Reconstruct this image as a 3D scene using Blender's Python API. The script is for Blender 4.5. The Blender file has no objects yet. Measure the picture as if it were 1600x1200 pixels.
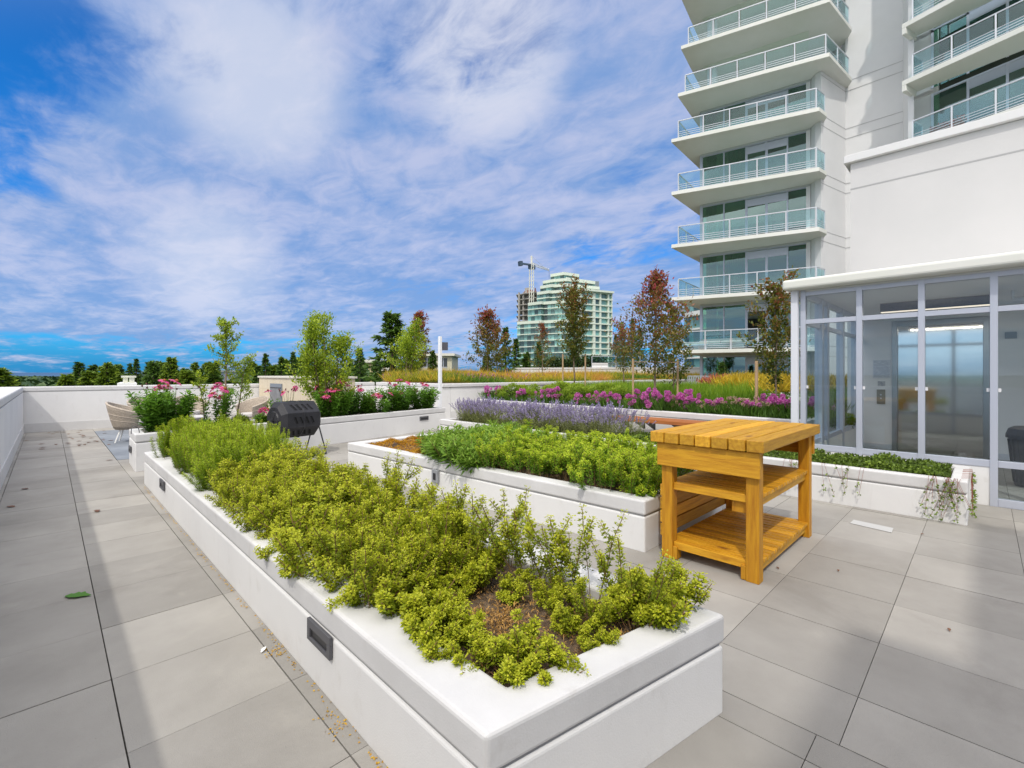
import bpy, math, random
import numpy as np
from mathutils import Vector, Matrix
R=math.radians
random.seed(7); rng=np.random.default_rng(7)
scene=bpy.context.scene
col=scene.collection
# ------------------------------------------------------------------ camera
YAW=math.atan(724/731.)
FX,FY=math.sin(YAW),math.cos(YAW); RX,RY=math.cos(YAW),-math.sin(YAW)
cd=bpy.data.cameras.new('camera'); cam=bpy.data.objects.new('camera',cd); col.objects.link(cam)
cam.location=(0,0,1.455); cam.rotation_euler=(R(90),0,-YAW)
cd.sensor_width=36; cd.lens=731/1600*36; cd.shift_y=-16/1600; cd.clip_start=.05; cd.clip_end=12000
scene.camera=cam
# ------------------------------------------------------------------ light
SUN=Vector((.67,.42,-1.0)).normalized()
sd=bpy.data.lights.new('sun','SUN'); sd.energy=2.0; sd.angle=R(1.2); sd.color=(1,.95,.87)
so=bpy.data.objects.new('sun',sd); col.objects.link(so); so.rotation_euler=SUN.to_track_quat('-Z','Y').to_euler()
scene.view_settings.view_transform='Standard'; scene.view_settings.look='None'
scene.view_settings.exposure=0.02; scene.view_settings.gamma=1
def world():
    w=bpy.data.worlds.new('World'); scene.world=w; w.use_nodes=True
    nt=w.node_tree; N=nt.nodes; L=nt.links; N.clear()
    def n(t,**k):
        x=N.new(t)
        for a,b in k.items(): setattr(x,a,b)
        return x
    def math_(op,a,b=None,c=None):
        x=n('ShaderNodeMath',operation=op)
        for i,s in enumerate((a,b,c)):
            if s is None: continue
            if isinstance(s,(int,float)): x.inputs[i].default_value=s
            else: L.new(s,x.inputs[i])
        return x.outputs[0]
    def mapr(s,a,b,c=0,d=1):
        x=n('ShaderNodeMapRange',interpolation_type='SMOOTHSTEP')
        L.new(s,x.inputs[0])
        for i,q in enumerate((a,b,c,d)): x.inputs[i+1].default_value=q
        return x.outputs[0]
    def mix(f,a,b):
        x=n('ShaderNodeMix',data_type='RGBA')
        if isinstance(f,(int,float)): x.inputs[0].default_value=f
        else: L.new(f,x.inputs[0])
        for i,s in ((6,a),(7,b)):
            if isinstance(s,tuple): x.inputs[i].default_value=(*s,1)
            else: L.new(s,x.inputs[i])
        return x.outputs[2]
    sky=n('ShaderNodeTexSky',sky_type='NISHITA',sun_disc=False)
    sky.sun_elevation=R(51.7); sky.sun_rotation=R(238); sky.altitude=50; sky.ozone_density=3.0; sky.dust_density=.3; sky.air_density=1.0
    tc=n('ShaderNodeTexCoord'); sep=n('ShaderNodeSeparateXYZ'); L.new(tc.outputs['Generated'],sep.inputs[0])
    X,Y,Z=sep.outputs
    zz=math_('ADD',math_('MAXIMUM',Z,0.0),.11)
    u=math_('DIVIDE',X,zz); v=math_('DIVIDE',Y,zz)
    cmb=n('ShaderNodeCombineXYZ'); L.new(u,cmb.inputs[0]); L.new(v,cmb.inputs[1])
    def noise(scale,det,rough,dist,off=(0,0,0),st=(1,1,1),rot=0):
        mp=n('ShaderNodeMapping'); L.new(cmb.outputs[0],mp.inputs[0]); mp.inputs[1].default_value=off; mp.inputs[3].default_value=st; mp.inputs[2].default_value=(0,0,rot)
        x=n('ShaderNodeTexNoise'); L.new(mp.outputs[0],x.inputs[0])
        x.inputs['Scale'].default_value=scale; x.inputs['Detail'].default_value=det; x.inputs['Roughness'].default_value=rough; x.inputs['Distortion'].default_value=dist
        return x.outputs[0]
    n1=noise(1.15,9,.56,.35,(3.1,1.7,0),(1.0,.62,1),R(25))
    n2=noise(2.6,10,.6,.3,(7,2,5),(1.0,.55,1),R(25))
    n4=noise(7.5,8,.62,.6,(2,8,1),(1.0,.6,1),R(25))
    n3=noise(.55,4,.5,.2,(1,9,2),(1,.8,1),R(25))
    def blob(d,c0,c1,w):
        vm=n('ShaderNodeVectorMath',operation='DOT_PRODUCT'); L.new(tc.outputs['Generated'],vm.inputs[0]); vm.inputs[1].default_value=d
        return math_('MULTIPLY',mapr(vm.outputs['Value'],c0,c1),w)
    cov=math_('ADD',math_('ADD',math_('MULTIPLY',n1,.48),math_('MULTIPLY',n2,.34)),math_('MULTIPLY',n4,.18))
    for args in (((-.12,.90,.42),.972,.999,-.15),((-.01,.972,.237),.95,.99,.09),((.0,.97,.30),.985,.999,-.02),((.24,.84,.487),.985,.999,.06),((.16,.86,.48),.993,.9995,-.06),
                 ((.829,.437,.348),.95,.998,.03),((.351,.909,.225),.93,.995,.05),((.184,.955,.231),.994,.9995,-.05),((.45,.7,.55),.995,.9998,-.03),((.568,.756,.326),.97,.999,.05)):
        cov=math_('ADD',cov,blob(*args))
    low=mapr(Z,.03,.10,.17,0.0); lx=mapr(X,.05,.65,1,.10)
    cov=math_('SUBTRACT',cov,math_('MULTIPLY',low,lx))
    dens=mapr(cov,.36,.51,0,1)
    br=math_('ADD',math_('ADD',math_('MULTIPLY',n2,.45),math_('MULTIPLY',n3,.25)),math_('MULTIPLY',n4,.30))
    ccol=mix(mapr(br,.40,.62),(.23,.38,.70),(.54,.59,.80))
    # bright cotton patches
    for d in ((.24,.84,.487),(.20,.955,.20),(.55,.62,.56)):
        ccol=mix(blob(d,.985,.9995,.6),ccol,(.88,.88,.93))
    hs=n('ShaderNodeHueSaturation'); hs.inputs['Saturation'].default_value=1.0; hs.inputs['Value'].default_value=1.0
    L.new(sky.outputs[0],hs.inputs['Color'])
    sc=n('ShaderNodeVectorMath',operation='SCALE'); L.new(hs.outputs[0],sc.inputs[0]); sc.inputs[3].default_value=.10
    tn=n('ShaderNodeVectorMath',operation='MULTIPLY'); L.new(sc.outputs[0],tn.inputs[0]); tn.inputs[1].default_value=(.14,.92,1.72)
    haze=mix(mapr(Z,.0,.10,.75,0),tn.outputs[0],(.018,.19,.54))
    c=mix(math_('MULTIPLY',dens,.90),haze,ccol)
    # clouds overhead and sunward brightened out of view, an added ambient fill
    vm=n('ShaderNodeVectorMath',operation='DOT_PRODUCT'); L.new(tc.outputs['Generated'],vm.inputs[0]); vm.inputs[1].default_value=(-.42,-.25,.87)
    sky_fill=mapr(vm.outputs['Value'],.15,.85,0,1); c=mix(sky_fill,c,mix(mapr(n1,.38,.62),(1.15,1.15,1.22),(2.35,2.26,2.18)))
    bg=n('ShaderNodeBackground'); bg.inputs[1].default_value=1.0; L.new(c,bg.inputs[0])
    # the sky texture itself is scaled to 0.085; the clouds are given in the same units
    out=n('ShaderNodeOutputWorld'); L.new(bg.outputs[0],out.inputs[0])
world()
# ------------------------------------------------------------------ materials
MC={}
def mat(name,c,rough=.7,c2=None,scale=6,bump=0,bscale=60,metal=0,stretch=(1,1,1),attr=0,spec=.4,det=5,lo=.35,hi=.65,dirt=None,knots=None):
    if name in MC: return MC[name]
    m=bpy.data.materials.new(name); MC[name]=m; m.use_nodes=True
    nt=m.node_tree; N=nt.nodes; L=nt.links; b=N['Principled BSDF']
    b.inputs['Roughness'].default_value=rough; b.inputs['Metallic'].default_value=metal; b.inputs['Specular IOR Level'].default_value=spec
    b.inputs['Base Color'].default_value=(*c,1)
    tc=N.new('ShaderNodeTexCoord'); mp=N.new('ShaderNodeMapping'); L.new(tc.outputs['Object'],mp.inputs[0]); mp.inputs[3].default_value=stretch
    out=None
    if c2:
        no=N.new('ShaderNodeTexNoise'); L.new(mp.outputs[0],no.inputs[0]); no.inputs['Scale'].default_value=scale; no.inputs['Detail'].default_value=det; no.inputs['Roughness'].default_value=.6
        mr=N.new('ShaderNodeMapRange'); L.new(no.outputs[0],mr.inputs[0]); mr.inputs[1].default_value=lo; mr.inputs[2].default_value=hi
        mx=N.new('ShaderNodeMix'); mx.data_type='RGBA'; L.new(mr.outputs[0],mx.inputs[0]); mx.inputs[6].default_value=(*c,1); mx.inputs[7].default_value=(*c2,1)
        out=mx.outputs[2]
    if attr:
        at=N.new('ShaderNodeAttribute'); at.attribute_name='tone'
        mr=N.new('ShaderNodeMapRange'); L.new(at.outputs['Fac'],mr.inputs[0]); mr.inputs[3].default_value=1-attr; mr.inputs[4].default_value=1+attr
        vm=N.new('ShaderNodeVectorMath'); vm.operation='SCALE'
        if out: L.new(out,vm.inputs[0])
        else: vm.inputs[0].default_value=c
        L.new(mr.outputs[0],vm.inputs[3]); out=vm.outputs[0]
    def over(out,fac,cc):
        x=N.new('ShaderNodeMix'); x.data_type='RGBA'; L.new(fac,x.inputs[0])
        if out: L.new(out,x.inputs[6])
        else: x.inputs[6].default_value=(*c,1)
        x.inputs[7].default_value=(*cc,1); return x.outputs[2]
    if dirt:
        for (dc,amt,sc_,st,a0,a1) in dirt:
            m2=N.new('ShaderNodeMapping'); L.new(tc.outputs['Object'],m2.inputs[0]); m2.inputs[3].default_value=st; m2.inputs[1].default_value=(sc_*3,sc_,0)
            nz=N.new('ShaderNodeTexNoise'); L.new(m2.outputs[0],nz.inputs[0]); nz.inputs['Scale'].default_value=sc_; nz.inputs['Detail'].default_value=8; nz.inputs['Roughness'].default_value=.65; nz.inputs['Distortion'].default_value=.4
            r2=N.new('ShaderNodeMapRange'); r2.interpolation_type='SMOOTHSTEP'; L.new(nz.outputs[0],r2.inputs[0]); r2.inputs[1].default_value=a0; r2.inputs[2].default_value=a1; r2.inputs[4].default_value=amt
            out=over(out,r2.outputs[0],dc)
    if knots:
        m3=N.new('ShaderNodeMapping'); L.new(tc.outputs['Object'],m3.inputs[0]); m3.inputs[3].default_value=knots
        vo=N.new('ShaderNodeTexVoronoi'); L.new(m3.outputs[0],vo.inputs[0]); vo.inputs['Scale'].default_value=1.0
        r3=N.new('ShaderNodeMapRange'); L.new(vo.outputs['Distance'],r3.inputs[0]); r3.inputs[1].default_value=.04; r3.inputs[2].default_value=.13; r3.inputs[3].default_value=.85; r3.inputs[4].default_value=0
        out=over(out,r3.outputs[0],(.16,.045,.008))
    if out: L.new(out,b.inputs['Base Color'])
    if bump:
        n2=N.new('ShaderNodeTexNoise'); L.new(mp.outputs[0],n2.inputs[0]); n2.inputs['Scale'].default_value=bscale; n2.inputs['Detail'].default_value=4
        bp=N.new('ShaderNodeBump'); bp.inputs['Strength'].default_value=bump; bp.inputs['Distance'].default_value=.01
        L.new(n2.outputs[0],bp.inputs['Height']); L.new(bp.outputs[0],b.inputs['Normal'])
    return m
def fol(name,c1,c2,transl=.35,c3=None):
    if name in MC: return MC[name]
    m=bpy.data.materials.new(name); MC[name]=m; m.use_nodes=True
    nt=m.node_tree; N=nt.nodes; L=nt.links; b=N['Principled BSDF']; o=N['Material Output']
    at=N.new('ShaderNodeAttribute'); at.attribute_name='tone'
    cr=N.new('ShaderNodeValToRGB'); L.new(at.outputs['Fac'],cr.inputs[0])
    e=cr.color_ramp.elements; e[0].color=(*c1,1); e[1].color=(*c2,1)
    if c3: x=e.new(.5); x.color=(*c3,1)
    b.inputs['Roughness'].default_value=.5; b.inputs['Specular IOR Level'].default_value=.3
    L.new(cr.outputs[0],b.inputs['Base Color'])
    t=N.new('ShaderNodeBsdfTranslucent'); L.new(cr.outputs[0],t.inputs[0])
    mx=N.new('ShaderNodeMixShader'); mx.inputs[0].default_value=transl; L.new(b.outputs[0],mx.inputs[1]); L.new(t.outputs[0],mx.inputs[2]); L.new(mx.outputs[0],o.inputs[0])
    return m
def glass(name,tint,base=.06,edge=.55,rough=0.0,gcol=(1,1,1)):
    if name in MC: return MC[name]
    m=bpy.data.materials.new(name); MC[name]=m; m.use_nodes=True
    nt=m.node_tree; N=nt.nodes; L=nt.links; o=N['Material Output']; N.remove(N['Principled BSDF'])
    t=N.new('ShaderNodeBsdfTransparent'); t.inputs[0].default_value=(*tint,1)
    g=N.new('ShaderNodeBsdfGlossy'); g.inputs['Roughness'].default_value=rough; g.inputs[0].default_value=(*gcol,1)
    lw=N.new('ShaderNodeLayerWeight'); lw.inputs[0].default_value=.35
    mr=N.new('ShaderNodeMapRange'); L.new(lw.outputs['Facing'],mr.inputs[0]); mr.inputs[3].default_value=base; mr.inputs[4].default_value=edge
    mx=N.new('ShaderNodeMixShader'); L.new(mr.outputs[0],mx.inputs[0]); L.new(t.outputs[0],mx.inputs[1]); L.new(g.outputs[0],mx.inputs[2]); L.new(mx.outputs[0],o.inputs[0])
    return m
def emit(name,c,s):
    m=bpy.data.materials.new(name); m.use_nodes=True; b=m.node_tree.nodes['Principled BSDF']
    b.inputs['Emission Color'].default_value=(*c,1); b.inputs['Emission Strength'].default_value=s; return m
WHITE=mat('white_stucco',(.77,.765,.755),.85,(.72,.715,.71),1.3,.12,150,dirt=[((.45,.42,.38),.14,1.6,(5,5,.45),.55,.80),((.50,.47,.43),.22,9,(1,1,.6),.56,.74)])
WCAP=mat('white_coping',(.66,.655,.65),.75,(.60,.595,.59),3,.10,130,dirt=[((.36,.33,.29),.28,5,(1,1,1),.56,.76),((.25,.23,.20),.5,38,(1,1,1),.68,.78)])
WTOW=mat('tower_white',(.74,.74,.74),.8,(.69,.69,.69),.35)
SLABW=mat('slab_white',(.74,.74,.70),.75,(.68,.69,.63),.5)
GROOVE=mat('groove_grey',(.38,.38,.38),.9)
PAVE=mat('concrete_paver',(.285,.27,.245),.85,(.38,.362,.332),1.3,.25,260,attr=.13,dirt=[((.13,.115,.10),.30,.9,(1,1,1),.50,.72),((.42,.395,.35),.35,2.3,(1,1,1),.55,.75),((.10,.09,.08),.35,55,(1,1,1),.66,.76)],det=9,lo=.3,hi=.7)
PDARK=mat('dark_paver',(.20,.225,.26),.8,(.25,.275,.31),3,.2,200,attr=.1)
JOINT=mat('paver_joint',(.045,.04,.035),.95)
SOIL=mat('soil',(.09,.06,.04),.95,(.20,.14,.09),25,1.0,80)
WOOD=mat('stained_wood',(.66,.36,.025),.5,(.44,.19,.010),3,.35,18,stretch=(1.2,14,14),attr=.22,knots=(1.6,5.5,5.5),det=8,lo=.38,hi=.72)
WOODY=mat('stained_wood_cross',(.66,.34,.018),.5,(.42,.17,.007),3,.35,18,stretch=(14,1.2,14),attr=.22,knots=(5.5,1.9,5.5),det=8,lo=.38,hi=.72)
WOODZ=mat('stained_wood_upright',(.64,.31,.014),.5,(.40,.15,.006),3,.35,18,stretch=(14,14,1.2),attr=.15,knots=(6,6,1.8),det=8,lo=.38,hi=.72)
BENCHW=mat('bench_wood',(.42,.15,.04),.55,(.30,.09,.02),3,.2,18,stretch=(12,1.2,12))
FRAME=mat('grey_aluminium',(.50,.53,.61),.38,metal=.25)
FRAMEL=mat('pale_metal',(.66,.69,.75),.4,metal=.2)
RAILM=mat('rail_metal',(.56,.59,.63),.4,metal=.2)
DKRAIL=mat('dark_rail',(.14,.18,.24),.45,metal=.2)
BLACK=mat('black_plastic',(.018,.019,.023),.5,(.028,.028,.033),4,.15,60)
BLACKM=mat('black_metal',(.025,.025,.028),.4)
DGREY=mat('dark_grey_metal',(.10,.10,.11),.5)
STEEL=mat('brushed_steel',(.72,.71,.69),.07,metal=1)
STEELF=mat('steel_frame',(.42,.44,.46),.3,metal=1)
TAN=mat('tan_tile',(.62,.53,.38),.7,(.66,.57,.43),1.5)
WICK=mat('wicker',(.50,.43,.35),.8,(.30,.25,.20),40,.8,90,stretch=(1,1,3))
CUSH=mat('cushion',(.55,.52,.50),.9)
BARK=mat('bark',(.17,.12,.08),.9,(.27,.21,.15),8,.4,60,stretch=(3,3,.6))
STAKE=mat('stake_wood',(.50,.35,.20),.8,(.38,.26,.15),5,stretch=(4,4,.5))
GCLEAR=glass('clear_glass',(.90,.94,.95),.03,.40)
GTEAL=glass('teal_glass',(.70,.87,.89),.04,.16)
GWIN=glass('window_glass',(.30,.56,.38),.14,.50,gcol=(.75,.90,.98))
GDIST=mat('distant_glass',(.10,.26,.25),.12,(.22,.42,.40),.12,spec=.9)
# ------------------------------------------------------------------ mesh builder
ORG={}
class M:
    def __init__(s): s.v=[];s.f=[];s.t=[];s.tone=None
    def add(s,v,f,t=None):
        o=len(s.v); s.v+=[tuple(p) for p in v]; s.f+=[tuple(i+o for i in q) for q in f]
        if t is None: t=random.random()
        s.t+=[t]*len(v); return s
    def box(s,x0,x1,y0,y1,z0,z1,t=None):
        return s.add([(x0,y0,z0),(x1,y0,z0),(x1,y1,z0),(x0,y1,z0),(x0,y0,z1),(x1,y0,z1),(x1,y1,z1),(x0,y1,z1)],
          [(3,2,1,0),(4,5,6,7),(0,1,5,4),(1,2,6,5),(2,3,7,6),(3,0,4,7)],t)
    def prism(s,poly,z0,z1,t=None):
        # poly counter-clockwise [(x,y)]
        a=sum(poly[i][0]*poly[(i+1)%len(poly)][1]-poly[(i+1)%len(poly)][0]*poly[i][1] for i in range(len(poly)))
        if a<0: poly=poly[::-1]
        n=len(poly)
        v=[(x,y,z0) for x,y in poly]+[(x,y,z1) for x,y in poly]
        return s.add(v,[tuple(range(n))[::-1],tuple(range(n,2*n))]+[(i,(i+1)%n,n+(i+1)%n,n+i) for i in range(n)],t)
    def bar(s,a,b,w,h=None,t=None,up=(0,0,1)):
        a=Vector(a);b=Vector(b);h=h or w; d=(b-a).normalized(); u=Vector(up)
        if abs(d.dot(u))>.98: u=Vector((1,0,0))
        r=d.cross(u).normalized(); u=r.cross(d)
        v=[p+r*(i*w/2)+u*(j*h/2) for p in (a,b) for i,j in ((-1,-1),(1,-1),(1,1),(-1,1))]
        return s.add(v,[(0,1,2,3),(7,6,5,4),(0,4,5,1),(1,5,6,2),(2,6,7,3),(3,7,4,0)],t)
    def tube(s,pts,rad,n=8,cap=True,t=None):
        pts=[Vector(p) for p in pts]
        if not isinstance(rad,(list,tuple)): rad=[rad]*len(pts)
        V=[];Fc=[]
        ref=None
        for i,p in enumerate(pts):
            d=(pts[min(i+1,len(pts)-1)]-pts[max(i-1,0)]).normalized()
            if ref is None: ref=Vector((1,0,0)) if abs(d.x)<.8 else Vector((0,1,0))
            r=(ref-d*ref.dot(d)).normalized(); ref=r; q=d.cross(r)
            for k in range(n):
                a=2*math.pi*k/n; V.append(p+(r*math.cos(a)+q*math.sin(a))*rad[i])
        for i in range(len(pts)-1):
            for k in range(n):
                Fc.append((i*n+k,i*n+(k+1)%n,(i+1)*n+(k+1)%n,(i+1)*n+k))
        if cap: Fc.append(tuple(range(n))[::-1]); Fc.append(tuple(range((len(pts)-1)*n,len(pts)*n)))
        return s.add(V,Fc,t)
    def ball(s,c,r,seg=8,rings=5,sz=1,t=None):
        V=[(c[0],c[1],c[2]-r*sz)];F=[]
        for i in range(1,rings):
            a=-math.pi/2+math.pi*i/rings
            for k in range(seg):
                b=2*math.pi*k/seg; V.append((c[0]+r*math.cos(a)*math.cos(b),c[1]+r*math.cos(a)*math.sin(b),c[2]+r*sz*math.sin(a)))
        V.append((c[0],c[1],c[2]+r*sz)); top=len(V)-1
        for k in range(seg):
            F.append((0,1+(k+1)%seg,1+k)); b=1+(rings-2)*seg; F.append((top,b+k,b+(k+1)%seg))
            for i in range(rings-2): q=1+i*seg; F.append((q+k,q+(k+1)%seg,q+seg+(k+1)%seg,q+seg+k))
        return s.add(V,F,t)
    def build(s,name,m,parent=None,local=False,bevel=0,smooth=False,seg=2,solid=0):
        me=bpy.data.meshes.new(name); o0=Vector((0,0,0))
        if parent is not None and not local: o0=ORG.get(parent.name,o0)
        me.from_pydata([(x-o0[0],y-o0[1],z-o0[2]) for x,y,z in s.v],[],s.f); me.update()
        a=me.attributes.new('tone','FLOAT','POINT'); a.data.foreach_set('value',s.t)
        me.materials.append(m)
        if smooth: me.polygons.foreach_set('use_smooth',[True]*len(me.polygons))
        o=bpy.data.objects.new(name,me); col.objects.link(o)
        if parent is not None: o.parent=parent; ORG[o.name]=o0
        else: ORG[o.name]=Vector((0,0,0))
        if solid: q=o.modifiers.new('s','SOLIDIFY'); q.thickness=solid; q.offset=0
        if bevel: q=o.modifiers.new('b','BEVEL'); q.width=bevel; q.segments=seg; q.limit_method='ANGLE'
        return o
def tag(o,label,cat=None,group=None,kind=None):
    o['label']=label
    if cat: o['category']=cat
    if group: o['group']=group
    if kind: o['kind']=kind
    return o
def thing(name,loc,label,cat,group=None,rz=0):
    o=bpy.data.objects.new(name,None); col.objects.link(o); o.location=loc; o.rotation_euler=(0,0,rz); o.empty_display_size=.2
    ORG[o.name]=Vector(loc); return tag(o,label,cat,group)
def struct(o,label=None):
    o['kind']='structure'
    if label: o['label']=label
    return o
def copy_tree(o,loc,rz=0,sc=1,label=None,group=None):
    def cp(x,p):
        c=x.copy(); col.objects.link(c)
        if p is not None: c.parent=p
        for ch in kids.get(x.name,[]): cp(ch,c)
        return c
    kids={}
    def walk(x):
        kids[x.name]=list(x.children)
        for ch in x.children: walk(ch)
    walk(o)
    c=cp(o,None); c.location=loc; c.rotation_euler=(0,0,rz); c.scale=(sc,)*3 if not isinstance(sc,tuple) else sc
    if label: c['label']=label
    if group: c['group']=group
    return c
# world position from image column u and distance d, height from row v
def at(u,v,d):
    a=(u-800)/731.; return (d*(FX+a*RX), d*(FY+a*RY), 1.455-(v-584)*d/731.)
def cw(u,d): return at(u,584,d)[:2]
# ------------------------------------------------------------------ leaves
class Leaves:
    def __init__(s): s.P=[];s.D=[];s.L=[];s.W=[];s.T=[]
    def add(s,P,D,L,W,T):
        P=np.asarray(P,float).reshape(-1,3);n=len(P)
        s.P.append(P);s.D.append(np.broadcast_to(np.asarray(D,float),(n,3)));s.L.append(np.broadcast_to(L,(n,)));s.W.append(np.broadcast_to(W,(n,)));s.T.append(np.broadcast_to(T,(n,)))
    def mesh(s,name,fold=.25,seed=1,six=False):
        r=np.random.default_rng(seed)
        P=np.concatenate(s.P);D=np.concatenate(s.D).astype(float);L=np.concatenate(s.L)[:,None];W=np.concatenate(s.W)[:,None];T=np.clip(np.concatenate(s.T),0,1);n=len(P)
        D=D/(np.linalg.norm(D,axis=1,keepdims=True)+1e-9)
        up=np.tile([0,0,1.],(n,1))+r.normal(0,.45,(n,3))
        S=np.cross(D,up);S/=np.linalg.norm(S,axis=1,keepdims=True)+1e-9
        Nn=np.cross(S,D)
        if six:
            pts=[P,P+D*L*.3+S*W*.5+Nn*W*fold,P+D*L*.7+S*W*.4+Nn*W*fold*.6,P+D*L-Nn*L*.12,P+D*L*.7-S*W*.4+Nn*W*fold*.6,P+D*L*.3-S*W*.5+Nn*W*fold]
            k=6
        else:
            pts=[P,P+D*L*.45+S*W*.5+Nn*W*fold,P+D*L,P+D*L*.45-S*W*.5+Nn*W*fold]; k=4
        V=np.stack(pts,1).reshape(-1,3)
        me=bpy.data.meshes.new(name); me.vertices.add(n*k); me.vertices.foreach_set('co',V.ravel())
        if six:
            base=np.arange(n)[:,None]*6; q=np.concatenate([base+np.array([[0,1,2,3]]),base+np.array([[0,3,4,5]])],1).ravel(); nf=2*n
        else: q=np.arange(n*4); nf=n
        me.loops.add(len(q)); me.loops.foreach_set('vertex_index',q); me.polygons.add(nf)
        me.polygons.foreach_set('loop_start',np.arange(nf)*4); me.polygons.foreach_set('loop_total',np.full(nf,4))
        me.update(); me.validate()
        a=me.attributes.new('tone','FLOAT','POINT'); a.data.foreach_set('value',np.repeat(T,k))
        return me
def mobj(name,me,m,parent=None):
    if len(me.materials)==0: me.materials.append(m)
    o=bpy.data.objects.new(name,me); col.objects.link(o)
    if parent is not None: o.parent=parent
    ORG[o.name]=ORG.get(parent.name,Vector()) if parent is not None else Vector()
    return o
def rdir(n,r,up=0):
    d=r.normal(0,1,(n,3)); d[:,2]+=up; return d/np.linalg.norm(d,axis=1,keepdims=True)
# ================================================================== SETTING
def pavement():
    m=M(); r=random.Random(3)
    def tiles(x0,x1,y0,y1,px,py,phx,phy,m,skip=None):
        i0=math.floor((x0-phx)/px); j0=math.floor((y0-phy)/py)
        i=i0
        while phx+i*px<x1:
            j=j0
            while phy+j*py<y1:
                a,b=max(x0,phx+i*px),min(x1,phx+(i+1)*px); c,d=max(y0,phy+j*py),min(y1,phy+(j+1)*py)
                if b-a>.02 and d-c>.02 and not (skip and skip(a,b,c,d)):
                    g=.0028; gy=.0016; h=r.uniform(-.0012,.0012); h2=r.uniform(-.0008,.0008)
                    m.add([(a+g,c+gy,h),(b-g,c+gy,h+h2),(b-g,d-gy,h+h2),(a+g,d-gy,h),(a+g,c+gy,-.03),(b-g,c+gy,-.03),(b-g,d-gy,-.03),(a+g,d-gy,-.03)],
                      [(0,1,2,3),(1,0,4,5),(2,1,5,6),(3,2,6,7),(0,3,7,4)],r.random())
                j+=1
            i+=1
    # dark paver seating area
    sk=None
    tiles(-.43,2.2,-3,16.6,.604,.612,.213,2.924,m,sk)
    tiles(2.2,14,-6,16.6,.598,.604,3.185,.400,m,sk)
    struct(m.build('pavement',PAVE),'grey concrete paver deck of the roof terrace')
    m=M(); tiles(.817,8.18,10.268,15.776,.604,.612,.213,2.924,m)
    m.v=[(x,y,z+.007) for x,y,z in m.v]
    struct(m.build('dark_pavement',PDARK),'blue-grey pavers of the seating area')
    m=M().box(-.9,14,-6,17,-.4,-.012); struct(m.build('deck_base',JOINT),'dark bedding between the pavers')
pavement()
# ground far below, reaching the horizon
GRASSFAR=mat('ground_far',(.035,.06,.03),.95,(.06,.09,.04),.02)
m=M(); m.add([(-6000,-6000,-14),(6000,-6000,-14),(6000,6000,-14),(-6000,6000,-14)],[(0,1,2,3)])
struct(m.build('ground',GRASSFAR),'wooded low ground round the building')
def hills():
    m=M(); r=random.Random(5); n=90; pts=[]
    for k in range(n+1):
        u=-700+k*(2600/n); d=3200
        h=1.455+(584-582.2-1.0*math.sin(k*.35)-.6*math.sin(k*.9+1)+(u-60)*.004)*d/731.
        x,y,_=at(u,584,d); pts.append((x,y,max(h,-6)))
    V=[];F=[]
    for x,y,z in pts:
        s=1.0; V+= [(x*.80,y*.80,-14),(x,y,z),(x*1.5,y*1.5,-14)]
    for i in range(n): F+=[(3*i,3*i+3,3*i+4,3*i+1),(3*i+1,3*i+4,3*i+5,3*i+2)]
    m.add(V,F); struct(m.build('hills',mat('hills_haze_blue',(.03,.09,.20),.95,(.04,.11,.22),.002),smooth=True),'low wooded hills on the horizon, painted in haze blue')  # blue of distance haze is put into the hill colour
hills()
# the building below the terrace and neighbouring roof
m=M().box(-.9,60,-8,17.1,-14,-.45); o=m.build('building_podium',WHITE); tag(o,'white lower storeys of the building under the terrace','building')
# ================================================================== PARAPETS
def wall_run(name,x0,x1,y0,y1,h,label,group=None,axis='x',over=(.03,.03,.03,.03),base=True):
    t=thing(name,((x0+x1)/2,(y0+y1)/2,0),label,'wall',group)
    m=M().box(x0,x1,y0,y1,-.4,h-.135); m.build('wall_panel',WHITE,t)
    m=M().box(x0+.012,x1-.012,y0+.012,y1-.012,h-.135,h-.118); m.build('groove',GROOVE,t)
    m=M().box(x0-over[0],x1+over[1],y0-over[2],y1+over[3],h-.118,h); m.build('coping',WCAP,t,bevel=.022)
    if base:
        m=M()
        if axis=='x': m.box(x0,x1,y0-.012,y0-.001,0,.22)
        else: m.box(x1+.001,x1+.012,y0,y1,0,.22) if base==1 else m.box(x0-.012,x0-.001,y0,y1,0,.22)
        m.build('skirting',WCAP,t)
    return t
wall_run('parapet_wall',-.86,-.44,-4,16.58,1.13,'white stuccoed parapet running along the left edge of the terrace',axis='y',over=(.02,.0,0,-.002))
wall_run('parapet_wall',-.86,9.0,16.6,17.0,1.13,'white stuccoed parapet across the far end of the terrace behind the wicker chairs',axis='x',over=(.02,-.03,.0,.02))
wall_run('parapet_wall',9.0,9.35,12.3,16.57,1.13,'short white return wall just left of the white lamp post',axis='y',over=(.0,.02,.04,.02),base=2)
wall_run('parapet_wall',9.36,40,12.3,12.65,1.13,'long low white wall right of the lamp post holding back the yellow meadow',axis='x',over=(.0,.02,.04,.02))
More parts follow.
